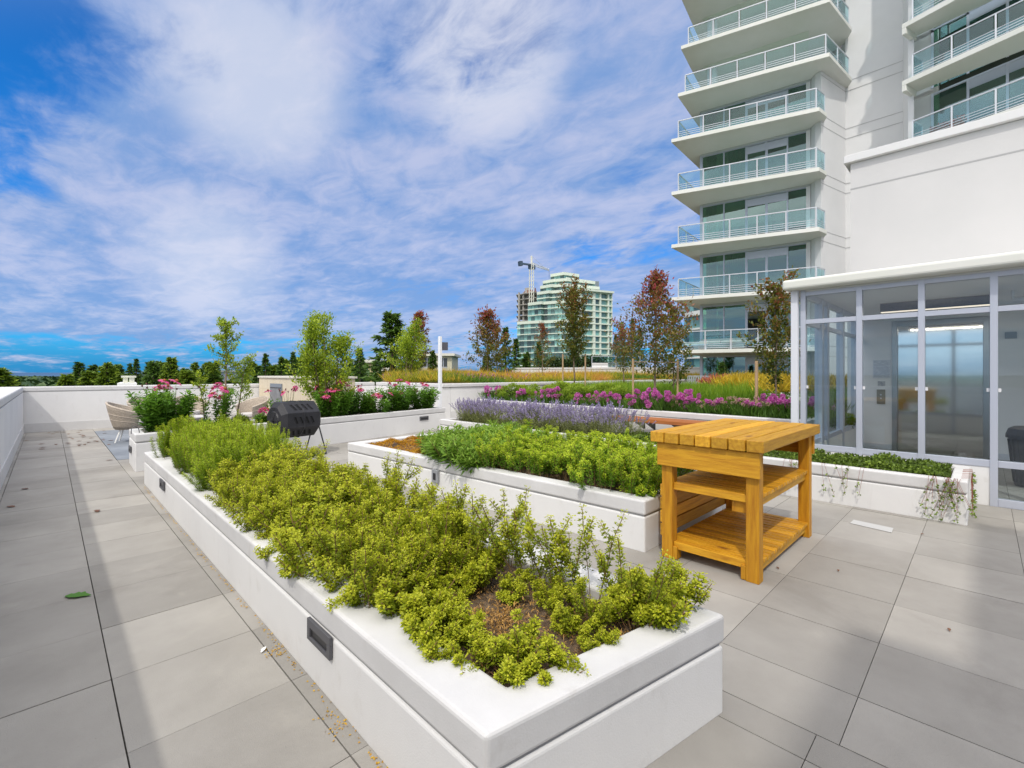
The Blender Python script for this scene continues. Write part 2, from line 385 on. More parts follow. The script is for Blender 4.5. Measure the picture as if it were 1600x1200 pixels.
# ================================================================== PLANTERS
def ring(m,outer,inner,z0,z1):
    n=len(outer)
    V=[(x,y,z0) for x,y in outer]+[(x,y,z0) for x,y in inner]+[(x,y,z1) for x,y in outer]+[(x,y,z1) for x,y in inner]
    F=[]
    for i in range(n):
        j=(i+1)%n
        F+=[(i,j,2*n+j,2*n+i),(n+j,n+i,3*n+i,3*n+j),(2*n+i,2*n+j,3*n+j,3*n+i),(j,i,n+i,n+j)]
    m.add(V,F)
def offset(poly,d):
    # poly counter-clockwise, d>0 inward; d may be a list per edge (edge i: i->i+1)
    n=len(poly); ds=d if isinstance(d,(list,tuple)) else [d]*n; out=[]
    for i in range(n):
        p0,p1,p2=Vector(poly[i-1]),Vector(poly[i]),Vector(poly[(i+1)%n])
        e1=(p1-p0).normalized();e2=(p2-p1).normalized()
        n1=Vector((-e1.y,e1.x));n2=Vector((-e2.y,e2.x)); d1,d2=ds[i-1],ds[i]
        # intersection of offset lines
        a=p0+n1*d1;b=p1+n2*d2; cr=e1.x*e2.y-e1.y*e2.x
        tt=((b.x-a.x)*e2.y-(b.y-a.y)*e2.x)/cr; q=a+e1*tt; out.append((q.x,q.y))
    return out
def planter(poly,h,ins,label,capd=.12,soil=.06,soilmat=None,shape='soil'):
    cx=sum(p[0] for p in poly)/4;cy=sum(p[1] for p in poly)/4
    t=thing('raised_planter',(cx,cy,0),label,'planter','white raised planters on the terrace')
    inner=offset(poly,ins)
    m=M(); ring(m,offset(poly,.004),inner,-.01,h-capd-.014); m.build('wall',WHITE,t,bevel=.014,seg=3)
    m=M(); ring(m,offset(poly,.016),offset(inner,-.004),h-capd-.02,h-capd+.01); m.build('groove',GROOVE,t)
    m=M(); ring(m,poly,offset(inner,-.002),h-capd,h); m.build('coping',WCAP,t,bevel=.016,seg=3)
    # soil surface, lumpy grid
    m=M(); nx,ny=28,60
    a,b,c,d=[Vector((*p,0)) for p in offset(inner,-.01)]
    r=random.Random(len(label)); V=[]
    for j in range(ny+1):
        for i in range(nx+1):
            s,q=i/nx,j/ny; p=a.lerp(b,s).lerp(d.lerp(c,s),q); V.append((p.x,p.y,h-soil+r.uniform(-.012,.012)))
    m.add(V,[(j*(nx+1)+i,j*(nx+1)+i+1,(j+1)*(nx+1)+i+1,(j+1)*(nx+1)+i) for j in range(ny) for i in range(nx)])
    m.build('soil',soilmat or SOIL,t,smooth=True)
    return t
def step_light(t,c,ax,w=.25,h=.10):
    # c centre on wall face, ax: unit vector along the wall; normal to the left of it (outwards)
    c=Vector(c);ax=Vector(ax).normalized();nz=Vector((ax.y,-ax.x,0)).normalized()
    m=M(); 
    def q(a0,a1,z0,z1,n0,n1): 
        V=[]
        for nn in (n0,n1):
            for aa,zz in ((a0,z0),(a1,z0),(a1,z1),(a0,z1)): p=c+ax*aa+nz*nn+Vector((0,0,zz)); V.append(p)
        m.add(V,[(0,1,2,3)[::-1],(4,5,6,7),(0,1,5,4),(1,2,6,5),(2,3,7,6),(3,0,4,7)],.5)
    q(-w/2,w/2,-h/2,-h/2+.018,-.004,.012);q(-w/2,w/2,.012,h/2,-.004,.012);q(-w/2,-w/2+.03,-h/2+.018,.012,-.004,.012);q(w/2-.03,w/2,-h/2+.018,.012,-.004,.012)
    o=m.build('step_light',DGREY,t,bevel=.002)
    m=M(); q(-w/2+.03,w/2-.03,-h/2+.018,.012,-.006,.003); m.build('recess',BLACKM,o)
# front planter
P1=[(.885,1.0),(2.07,.785),(2.085,7.83),(.895,7.83)]
t=planter(P1,.42,[.15,.2,.17,.2],'long white planter in the foreground filled with yellow-green herbs and rosemary')
step_light(t,(.884,2.142,.247),(0,-1,0)); step_light(t,(.888,6.35,.24),(0,-1,0))
# middle planter
P2=[(3.44,1.94),(5.05,1.94),(5.02,6.86),(3.19,6.74)]
t=planter(P2,.42,[.14,.17,.17,.16],'white planter behind the front one, touching the orange wooden table')
ax=Vector((.25,-4.8,0)).normalized()
m=M().box(3.268,3.304,4.56,4.68,.15,.31); o=m.build('control_box',mat('grey_plastic',(.30,.31,.33),.5),t,bevel=.01)
m=M().box(3.262,3.269,4.59,4.64,.19,.27); m.build('switch',BLACKM,o,bevel=.003)
# back left planter (coneflowers)
an=math.atan2(1.26,6.5); e=Vector((math.cos(an),math.sin(an))); nn=Vector((-e.y,e.x))
p0=Vector((.905,8.84)); p1=p0+e*6.75
PB=[tuple(p0),tuple(p1),tuple(p1+nn*.85),(.93,p0.y+.98)]
tB=planter(PB,.555,[.13,.13,.13,.14],'white planter with pink coneflowers behind the black compost tumbler')
c=p0+e*5.75; step_light(tB,(c.x,c.y,.33),(-e.x,-e.y,0)) if False else None
step_light(tB,(*(p0+e*5.95),.33),(e.x,e.y,0),.3,.10)
step_light(tB,(.912,9.45,.27),(0,-1,0),.22,.10)
# lavender / creeper planter
PL=[(6.25,.11),(7.32,.11),(7.32,8.75),(6.33,8.75)]
t=planter(PL,.42,[.13,.13,.13,.13],'long white planter below the glass lobby with lavender and trailing creeper')
# purple planter
PP=[(9.5,2.2),(12.2,2.2),(13.5,12.0),(10.0,11.7)]
tP=planter(PP,.62,[.2,.2,.2,.2],'large white planter of purple alliums and shrubs behind the wooden bench')
# wall bench
t=thing('wall_bench',(9.2,4.5,.45),'reddish brown wooden bench hung on the white planter wall below the alliums','bench')
m=M().box(8.93,9.47,2.4,6.0,.42,.50); m.build('seat',BENCHW,t,bevel=.01)
m=M().box(9.485,9.50,2.3,6.1,.52,.62) 
for y in (2.9,3.7,4.5,5.1,5.35,5.75):
    m=M(); m.add([(9.05,y-.02,.42),(9.47,y-.02,.42),(9.47,y-.02,.22),(9.05,y+.02,.42),(9.47,y+.02,.42),(9.47,y+.02,.22)],[(0,1,2),(5,4,3),(0,3,4,1),(1,4,5,2),(2,5,3,0)]); m.build('bracket',BLACKM,t)
# moss and debris along the front planter foot
def debris():
    lv=Leaves(); r=np.random.default_rng(5)
    n=330; y=r.uniform(1.2,7.6,n)**1.0; x=.872+r.normal(0,.006,n)
    lv.add(np.stack([x,y,np.full(n,.004)],1),rdir(n,r)*[1,1,.2],.012,.008,r.random(n))
    for k in range(5):
        yy=r.uniform(1.3,3.4); n=26; lv.add(np.stack([.85+r.normal(0,.025,n),yy+r.normal(0,.03,n),np.full(n,.004)],1),rdir(n,r)*[1,1,.2],.012,.006,r.random(n))
    me=lv.mesh('moss',.1); o=mobj('moss',me,fol('moss',(.55,.28,.02),(.62,.40,.04),.1)); tag(o,'orange moss and debris in the joint along the front planter','moss',kind='stuff')
debris()
def leaf_on_floor(x,y,L,W,rz,m,label,name='fallen_leaf',cat='leaf',group=None):
    pts=[(-.5,0),(-.38,.22),(-.25,.18),(-.15,.36),(0,.28),(.1,.4),(.25,.24),(.4,.16),(.62,.02),(.62,-.02),(.4,-.13),(.25,-.24),(.1,-.36),(0,-.26),(-.15,-.38),(-.25,-.2),(-.38,-.22)]
    q=M(); V=[]; c,s=math.cos(rz),math.sin(rz)
    for a,b in pts: V.append((x+(a*c*L-b*s*W),y+(a*s*L+b*c*W),.006+abs(b)*.02+max(a,0)*.006))
    q.add(V,[tuple(range(len(V)))]); o=q.build(name,m,solid=.0015); tag(o,label,cat,group); return o
leaf_on_floor(.131,4.17,.15,.11,-YAW,fol('green_leaf',(.10,.24,.02),(.12,.3,.03)),'single green leaf lying on the pavers left of the front planter')
leaf_on_floor(.80,2.66,.045,.03,.8,mat('feather',(.85,.85,.83),.8),'small white feather on the pavers by the front planter','feather','feather')
rr=random.Random(11)
BROWNL=fol('brown_leaf',(.13,.06,.03),(.22,.10,.05),.1)
for k in range(38):
    x=rr.uniform(-.36,.75) if rr.random()<.7 else rr.uniform(.2,1.0); y=rr.uniform(12.6,16.3) if k<34 else rr.uniform(6.5,12)
    leaf_on_floor(x,y,.09,.07,rr.uniform(0,6),BROWNL,'small brown dry leaf on the pavers near the far parapet',group='brown leaves scattered on the pavers')
for u,v in ((1215,889),(1483,986),(1310,893),(1441,836)):
    d=1.455*731/(v-584); x,y=cw(u,d); leaf_on_floor(x,y,.028,.02,rr.uniform(0,6),BROWNL,'tiny brown leaf scrap on the pavers in front of the lobby',group='brown scraps on the pavers by the lobby')
m=M(); q=[cw(u,1.455*731/(v-584)) for u,v in ((1328,818),(1334,813),(1396,826),(1393,833))]; m.prism(q,.002,.006)
tag(m.build('floor_plate',mat('pale_plate',(.50,.50,.49),.6)),'pale rectangular plate set in the pavers before the creeper planter','floor plate')
# ================================================================== WOODEN TABLE
def work_table():
    x0,x1,y0,y1=3.46,4.88,1.09,1.81
    t=thing('work_table',((x0+x1)/2,(y0+y1)/2,0),'orange stained wooden potting table with slatted shelves standing on the pavers','table')
    r=random.Random(2)
    m=M(); a,b=1.035,1.875; n=7; w=(b-a)/n
    for i in range(n): m.box(3.40+r.uniform(-.003,.003),4.93+r.uniform(-.004,.004),a+i*w+.005,a+(i+1)*w-.005,.918,1.0+r.uniform(-.001,.001),r.random())
    m.build('tabletop',WOOD,t,bevel=.006)
    m=M().box(3.435,3.47,1.075,1.83,.735,.912,.6); m.build('apron',WOODY,t,bevel=.004)
    m=M().box(4.87,4.905,1.075,1.83,.735,.912,.3); m.build('apron',WOODY,t,bevel=.004)
    m=M().box(3.5,4.84,1.80,1.835,.76,.912,.3); m.build('apron',WOOD,t,bevel=.004)
    L=.088
    for sx in (0,1):
        for sy in (0,1):
            X0=x0+.012 if sx==0 else x1-L-.012; Y0=y0 if sy==0 else y1-L
            m=M().box(X0,X0+L,Y0,Y0+L,0,.912,r.random())
            # inner doubling board that stops above the floor
            yy=Y0+L+.001 if sy==0 else Y0-.036
            m.box(X0+.004,X0+L-.004,yy,yy+.035,.004,.105 if sx==0 else .11,r.random())
            m.build('leg',WOODZ,t,bevel=.005)
    # shelves : slats run across (along y)
    for z,xa in ((.60,3.50),(.135,3.50)):
        m=M(); n=17; w=(4.80-xa)/n
        if z>.5: xs=xa
        for i in range(n):
            q=xa+.04+i*w
            m.box(q+.005,q+w-.009,y0+.012,y1-.02,z-.028,z+r.uniform(-.001,.001),r.random())
        m.box(xa-.005,xa+.036,y0+.09,y1-.09,z-.055,z+.001,.7)
        sh=m.build('shelf',WOODY,t,bevel=.003)
        m=M().box(xa+.05,4.82,y0+.03,y0+.065,z-.088,z-.030,.5).box(xa+.05,4.82,y1-.075,y1-.04,z-.088,z-.030,.4)
        m.build('shelf_rail',WOOD,t,bevel=.003)
    m=M()
    for k,z in enumerate((.16,.265,.37,.475)): m.box(3.5,4.84,y1+.002,y1+.027,z,z+.094,r.random())
    m.build('back_slats',WOOD,t,bevel=.003)
    m=M().box(3.53,3.565,y0+.09,y0+.2,.46,.55,.4); m.build('cleat',WOODZ,t)
    return t
work_table()
# ================================================================== COMPOST TUMBLER
def tumbler():
    cx,cy,cz=3.10,8.62,.655; rz=an
    t=thing('compost_tumbler',(cx,cy,0),'black octagonal compost tumbler on a tube stand in front of the coneflower planter','compost tumbler',rz=rz)
    L=.37; R0=.335
    def ringp(x,r,ph=22.5): return [(x,r*math.cos(R(ph+45*k)),cz+r*math.sin(R(ph+45*k))) for k in range(8)]
    secs=[(-L,.24),(-L+.07,R0),(-.012,R0),(-.012,R0+.012),(.012,R0+.012),(.012,R0),(L-.07,R0),(L,.24)]
    m=M(); V=[];F=[]
    for x,r in secs: V+=ringp(x,r)
    for i in range(len(secs)-1):
        for k in range(8): F.append((i*8+k,i*8+(k+1)%8,(i+1)*8+(k+1)%8,(i+1)*8+k)[::-1])
    F.append(tuple(range(8))); F.append(tuple(range(len(V)-8,len(V)))[::-1])
    m.add(V,F); drum=m.build('drum',BLACK,t,local=True,bevel=.012)
    # end discs
    for s in (-1,1):
        m=M(); m.tube([(s*(L-.01),0,cz),(s*(L+.02),0,cz)],[.17,.15],16); m.tube([(s*(L+.02),0,cz),(s*(L+.06),0,cz)],.035,10)
        for k in range(6):
            a=R(60*k); m.bar((s*(L+.018),0,cz),(s*(L+.018),.16*math.cos(a),cz+.16*math.sin(a)),.018)
        m.build('end_hub',BLACK,t,local=True)
    # slots in the panels : slanted dark vents with raised rims
    ap=R0*math.cos(R(22.5))
    for k in range(8):
        vent=M(); rim=M(); a=R(45*k); nrm=Vector((0,math.cos(a),math.sin(a))); tg=Vector((0,-math.sin(a),math.cos(a)))
        for sgn in (-1,1):
            for j in range(2):
                x=sgn*(.055+.095*j)
                c=Vector((x,0,cz))+nrm*(ap+.003)
                p=[c+Vector((dx+sl,0,0))+tg*dt for dx,sl,dt in ((-.02,-.025,-.06),(.02,-.025,-.06),(.02,.025,.06),(-.02,.025,.06))]
                vent.add([q-nrm*.004 for q in p]+[q for q in p],[(4,5,6,7),(0,1,5,4),(1,2,6,5),(2,3,7,6),(3,0,4,7)])
                for q in range(4): rim.bar(p[q]+nrm*.001,p[(q+1)%4]+nrm*.001,.007)
        vent.build('vent',mat('void_black',(.004,.004,.004),.9),drum,local=True); rim.build('vent_rim',BLACK,drum,local=True)
    for s in (-1,1):
        m=M(); x=s*(L+.05)
        m.tube([(x,-.32,.012),(x,-.03,cz-.02),(x,.03,cz-.02),(x,.32,.012)],.012,8)
        m.build('stand_leg',BLACKM,t,local=True)
    m=M().tube([(-L-.05,-.32,.012),(L+.05,-.32,.012)],.012,8).tube([(-L-.05,.32,.012),(L+.05,.32,.012)],.012,8)
    m.build('stand_bar',BLACKM,t,local=True)
tumbler()
# ================================================================== WICKER FURNITURE
def wicker_chair(w=.40):
    t=thing('wicker_chair',(0,0,0),'pale wicker tub chair with splayed white legs at the left end of the coneflower planter','chair','wicker chairs round the low table')
    # back towards +y ; opening towards -y
    m=M();V=[];F=[];n=40;rows=8
    def top(th): # 0 at back
        a=abs(th)/R(125); return .84-.24*a**1.3
    for j in range(rows+1):
        s=j/rows
        for i in range(n+1):
            th=R(-125)+R(250)*i/n; zt=top(th); z=.30+(zt-.30)*s; rr_=w*(.66+.34*s**.8)
            V.append((rr_*math.sin(th)*1.0,rr_*math.cos(th)*.95,z))
    F=[(j*(n+1)+i,j*(n+1)+i+1,(j+1)*(n+1)+i+1,(j+1)*(n+1)+i) for j in range(rows) for i in range(n)]
    m.add(V,F); sh=m.build('shell',WICK,t,local=True,smooth=True,solid=.035)
    rim=[Vector(V[rows*(n+1)+i]) for i in range(n+1)]
    m=M().tube(rim,.022,8)
    for s in (3,5): m.tube([Vector(V[s*(n+1)+i])*1.0+Vector((V[s*(n+1)+i][0],V[s*(n+1)+i][1],0))*.05 for i in range(n+1)],.008,6)
    m.build('rim',mat('wicker_rim',(.52,.45,.37),.7,(.40,.34,.28),30),sh,local=True,smooth=True)
    m=M(); V=[(w*.66*math.sin(2*math.pi*k/24),w*.63*math.cos(2*math.pi*k/24)) for k in range(24)]
    m.prism(V,.27,.33); m.build('seat_base',WICK,t,local=True)
    m=M(); V=[(w*.60*math.sin(2*math.pi*k/24),w*.58*math.cos(2*math.pi*k/24)-.02) for k in range(24)]
    m.prism(V,.335,.44); m.build('cushion',CUSH,t,local=True,bevel=.03,smooth=False)
    for a in (45,135,225,315):
        c,s=math.cos(R(a)),math.sin(R(a)); m=M(); m.tube([(c*.18,s*.18,.28),(c*.30,s*.30,0)],[.018,.013],8); m.build('leg',mat('white_leg',(.8,.8,.78),.5),t,local=True)
    return t
ch=wicker_chair()
ch.location=(1.24,12.9,.008); ch.rotation_euler[2]=R(75)
copy_tree(ch,(1.75,14.6,.008),R(35),label='pale wicker tub chair half hidden behind the big coneflower clump, nearest the far parapet')
copy_tree(ch,(2.75,15.3,.008),R(5),label='pale wicker tub chair with its back to the far parapet, behind the wicker sofa')
copy_tree(ch,(3.75,13.4,.008),R(-70),label='pale wicker tub chair behind the thin sapling, facing left')
t=thing('wicker_table',(2.35,13.4,.008),'low round wicker table between the wicker tub chairs','table')
m=M(); m.prism([(.45*math.cos(R(15*k)),.45*math.sin(R(15*k))) for k in range(24)],.40,.43); m.build('tabletop',mat('table_top',(.60,.58,.56),.5),t,local=True,bevel=.008)
m=M(); m.tube([(0,0,0),(0,0,.2),(0,0,.40)],[.34,.26,.38],24); m.build('base',WICK,t,local=True,smooth=False)
# ================================================================== LAMP POST
x,y=7.95,10.95
t=thing('lamp_post',(x,y,0),'slim white lamp post with a dark box head near the top, behind the coneflowers','lamp post')
m=M().box(x-.042,x+.042,y-.042,y+.042,0,2.52); m.build('post',mat('lamp_white',(.82,.83,.85),.4),t,bevel=.006)
hx=RX*.16;hy=RY*.16
m=M(); c=Vector((x,y,2.245)); rv=Vector((RX,RY,0))
m.bar(c-rv*.06+Vector((FX,FY,0))*.08,c+rv*.21+Vector((FX,FY,0))*.08,.08,.23); m.build('lamp_head',mat('lamp_head',(.07,.07,.085),.5),t,bevel=.005)
# ================================================================== TAN TILED ENCLOSURE
t=thing('tiled_enclosure',(5.2,14,0),'cream tiled masonry block with a small grey metal door, behind the compost tumbler','masonry block')
m=M().box(4.85,5.75,11.7,16.55,0,1.33); m.build('wall',TAN,t)
m=M().box(4.81,5.8,11.66,16.58,1.33,1.385); m.build('coping',mat('coping_cream',(.68,.64,.56),.7),t,bevel=.006)
m=M()
for z in (.33,.66,.99): m.box(4.8475,4.8505,11.7,16.55,z-.004,z)
for k in range(9): y=12.0+k*.53; m.box(4.8475,4.8505,y-.002,y+.002,0,1.33)
m.build('tile_joints',mat('tile_joint',(.50,.43,.31),.9),t)
m=M().box(4.822,4.848,14.42,15.42,.18,1.16); f=m.build('door_frame',mat('door_frame',(.20,.22,.25),.5),t)
m=M().box(4.812,4.823,14.50,15.34,.2,1.02); m.build('door',mat('door_grey',(.17,.17,.18),.5,(.24,.24,.25),2),f)
m=M().box(4.806,4.823,14.46,15.38,1.03,1.05); m.build('lintel_slot',BLACKM,f)
# ================================================================== GLASS LOBBY
def lobby():
    X0=7.40; t=thing('glass_lobby',(9.4,-.5,0),'glazed grey-framed elevator lobby with a flat white roof at the right','glass lobby')
    y0=1.755; ys=[1.755,1.128,.527,-.074,-.70,-1.32,-1.94,-2.56]
    rf=M().box(7.16,11.48,-5,1.96,2.60,2.735); rf.build('roof',SLABW,t,bevel=.035,seg=3)
    m=M().box(7.35,11.48,-4.9,1.72,2.575,2.597); m.build('ceiling',mat('ceiling',(.62,.63,.64),.8),t)
    fw=.062
    m=M()
    m.box(X0-.03,X0+.05,-5,y0,2.52,2.598); 
    m.build('top_rail',FRAME,t,bevel=.003)
    m=M().box(X0-.028,X0+.048,-5,y0,2.135,2.195); m.build('transom_rail',FRAME,t,bevel=.003)
    m=M().box(X0-.028,X0+.048,-.074,y0,.425,.50); m.box(X0-.028,X0+.048,-5,-.106,.43,.50); m.build('sill_rail',FRAME,t,bevel=.003)
    m=M().box(X0-.028,X0+.048,-5,-.106,.0,.085); m.build('bottom_rail',FRAME,t,bevel=.003)
    m=M().box(X0-.02,X0+.04,-.07,y0,.0,.424); m.build('kerb_wall',WHITE,t)
    for i,y in enumerate(ys):
        zb=.0
        m=M().box(X0-.035,X0+.055,y-fw/2,y+fw/2,zb,2.60); m.build('mullion',FRAME,t,bevel=.003)
    for i in range(len(ys)-1):
        a,b=ys[i+1]+fw/2,ys[i]-fw/2
        for z0,z1 in ((.50,2.135),(2.195,2.52))+(((.085,.43),) if i>=3 else ()):
            m=M().box(X0+.005,X0+.012,a,b,z0,z1); m.build('glass_pane',GCLEAR,t)
    # stickers / clips at eye height on the glass next to the mullions
    for i,y in enumerate(ys[:5]):
        for s in (-1,1):
            if i==0 and s==1: continue
            if i==3 and s==1: pass
            yy=y+s*(fw/2+.014); m=M().box(X0-.002,X0+.003,yy-.012,yy+.012,1.255,1.295); m.build('clip',mat('clip_white',(.75,.75,.77),.5),t)
    # white column outside the corner
    m=M().box(X0-.11,X0-.02,1.80,1.885,0,2.6); m.build('column',mat('column_white',(.68,.70,.75),.5),t,bevel=.008)
    # side wall along +x
    Y=y0
    for x in (8.28,8.62,9.75,11.0): 
        m=M().box(x-.06,x+.06,Y-.05,Y+.05,0,2.6); m.build('side_mullion',FRAME,t,bevel=.003)
    m=M().box(7.45,11.48,Y-.03,Y+.03,2.50,2.598).box(7.45,11.48,Y-.028,Y+.028,2.135,2.195).box(7.45,11.48,Y-.028,Y+.028,.43,.50); m.build('side_rail',FRAME,t)
    m=M().box(7.45,11.48,Y-.04,Y+.04,0,.428); m.build('side_kerb',WHITE,t)
    for a,b in ((7.45,8.22),(8.34,8.56),(8.68,9.69),(9.81,10.94)):
        m=M().box(a,b,Y-.004,Y+.004,.50,2.5); m.build('side_glass',glass('side_glass',(.88,.93,.95),.03,.10),t)
    # back wall in front of the lift shaft and lift door
    Xw=11.47
    m=M().box(Xw,Xw+.25,1.245,1.95,0,2.57).box(Xw,Xw+.25,-5,-.065,0,2.57).box(Xw,Xw+.25,-.065,1.245,2.45,2.57); m.build('back_wall',mat('lobby_wall',(.80,.80,.80),.85),t)
    m=M().box(Xw-.014,Xw-.001,1.25,1.70,0,.10).box(Xw-.014,Xw-.001,-5,-.07,0,.10); m.build('skirting',FRAMEL,t)
    m=M().box(Xw-.03,Xw+.1,1.165,1.243,0,2.44).box(Xw-.03,Xw+.1,-.063,.015,0,2.44).box(Xw-.03,Xw+.1,.016,1.164,2.35,2.44); fr=m.build('elevator_frame',STEELF,t,bevel=.004)
    m=M().box(Xw+.06,Xw+.09,.017,1.163,.003,2.348); d=m.build('elevator_door',STEEL,t)
    m=M().box(Xw-.02,Xw-.001,1.345,1.475,.87,1.15); pn=m.build('call_panel',mat('bronze_panel',(.30,.27,.22),.35,metal=.8),t,bevel=.003)
    m=M()
    for z in (.98,1.05): m.tube([(Xw-.024,1.41,z),(Xw-.0205,1.41,z)],.013,12)
    m.build('button',FRAMEL,pn)
    m=M().box(Xw-.006,Xw-.001,1.345,1.46,1.22,1.31); m.build('small_notice',mat('notice_small',(.34,.36,.42),.6,(.6,.6,.62),40),t)
    m=M().box(Xw-.006,Xw-.001,1.265,1.535,1.37,1.72); nb=m.build('notice_sheet',mat('notice',(.62,.65,.70),.6),t)
    # lines of small print on the notice: a plan with rows of fine text strokes
    m=M(); r=random.Random(4)
    for k in range(15):
        z=1.70-.021*k; y=1.52
        while y>1.29:
            w=r.uniform(.01,.04); 
            if r.random()<.75: m.box(Xw-.0075,Xw-.0062,y-w,y,z-.006,z-.001)
            y-=w+.006
    m.build('print',mat('print_ink',(.22,.27,.38),.7),nb)
    m=M().box(Xw-.03,Xw-.001,-.383,-.243,2.045,2.155); m.build('wall_plate',mat('plate_grey',(.25,.27,.30),.5),t,bevel=.004)
    # suspended linear light
    m=M().box(9.44,9.56,-.12,1.173,2.44,2.57); ll=m.build('linear_light',mat('light_body',(.03,.05,.10),.4),t)
    m=M().box(9.45,9.55,-.11,1.165,2.43,2.4395); m.build('diffuser',emit('light_strip',(1,.80,.6),1.1),ll)
    ld=bpy.data.lights.new('linear_lamp','AREA'); ld.shape='RECTANGLE'; ld.size=.10; ld.size_y=1.25; ld.energy=10; ld.color=(1,.9,.78)
    lo_=bpy.data.objects.new('linear_lamp',ld); col.objects.link(lo_); lo_.parent=ll; lo_.location=(9.5-9.4,.53+.5,2.42)
    # ceiling camera and smoke head
    m=M().tube([(9.2,-.27,2.575),(9.2,-.27,2.46)],.015,8).tube([(9.2,-.27,2.46),(9.2,-.42,2.45)],.025,8); m.build('ceiling_sensor',FRAMEL,t)
    m=M().tube([(8.9,-.16,2.18),(8.9,-.16,2.18)],.01,6)
lobby()
# grey trash bin inside the lobby
t=thing('waste_bin',(9.0,-.42,0),'grey ribbed waste bin with a flat lid standing inside the lobby','bin')
m=M().tube([(0,0,0),(0,0,.02),(0,0,.62)],[.14,.15,.20],20); m.build('body',mat('bin_grey',(.10,.10,.11),.45,(.16,.16,.17),3),t,local=True)
m=M().tube([(0,0,.62),(0,0,.66),(0,0,.74),(0,0,.77)],[.225,.225,.20,.15],20); m.build('lid',DGREY,t,local=True)
m=M()
for k in range(20):
    a=R(18*k); m.bar((.152*math.cos(a),.152*math.sin(a),.05),(.203*math.cos(a),.203*math.sin(a),.60),.012)
m.build('ribs',DGREY,t,local=True)
# inside floor is the same pavement; white lift-shaft volume
t=thing('lift_shaft_block',(15,-3,0),'plain white rendered block with a coping rising behind the glass lobby','building')
m=M().box(11.73,22,-12,1.94,0,5.77); m.build('wall',mat('block_white',(.60,.59,.585),.85,(.56,.555,.55),.5,.15,60),t)
m=M().box(11.726,11.729,-12,1.94,5.235,5.262); m.build('reveal_line',GROOVE,t)
m=M().box(11.63,22,-12,2.04,5.78,5.93); m.build('coping',mat('coping_white',(.66,.66,.66),.7),t,bevel=.01)
# neighbouring wing behind the camera (casts the shadow on the lower right pavers)
m=M().box(-6,-.7,-6,-1.95,0,5.95); tag(m.build('stair_tower',WTOW),'tall white stair block behind the viewpoint','building')
t=thing('neighbour_wing',(1,-4,0),'white wing of the building behind the viewpoint','building')
m=M().box(-.69,3.2,-6,-1.95,0,4.6); m.build('wall',WTOW,t)
m=M().box(-.68,3.25,-6.05,-1.92,4.603,4.72); m.build('coping',WCAP,t)
# ================================================================== MAIN TOWER
def V2(p): return Vector((p[0],p[1]))
def frac(u,A,B):
    a=(u-800)/731.; d=V2((FX+a*RX,FY+a*RY)); A=V2(A);e=V2(B)-A
    # A+e*s = d*k
    det=e.x*(-d.y)-e.y*(-d.x); s=((-A.x)*(-d.y)-(-A.y)*(-d.x))/det
    return s
def railing(path,z,parent,h=1.05,posts=None,name='railing',sp=1.25,bars=4):
    m=M(); pane=M()
    for i in range(len(path)-1):
        a=Vector((*path[i],z));b=Vector((*path[i+1],z)); L=(b-a).length; n=max(1,round(L/sp)); 
        m.bar(a+Vector((0,0,h)),b+Vector((0,0,h)),.05,.045)
        for k in range(bars): 
            zz=.10+.11*k; m.bar(a+Vector((0,0,zz)),b+Vector((0,0,zz)),.018,.022)
        for k in range(n+(1 if i==len(path)-2 else 0)):
            p=a.lerp(b,k/n); m.bar(p,p+Vector((0,0,h)),.055)
        for k in range(n):
            p=a.lerp(b,(k+.05)/n);q=a.lerp(b,(k+.95)/n); pane.bar(p+Vector((0,0,.56)),q+Vector((0,0,.56)),.012,.86)
    o=m.build(name,RAILM,parent); pane.build('glass_panel',GTEAL,o); return o
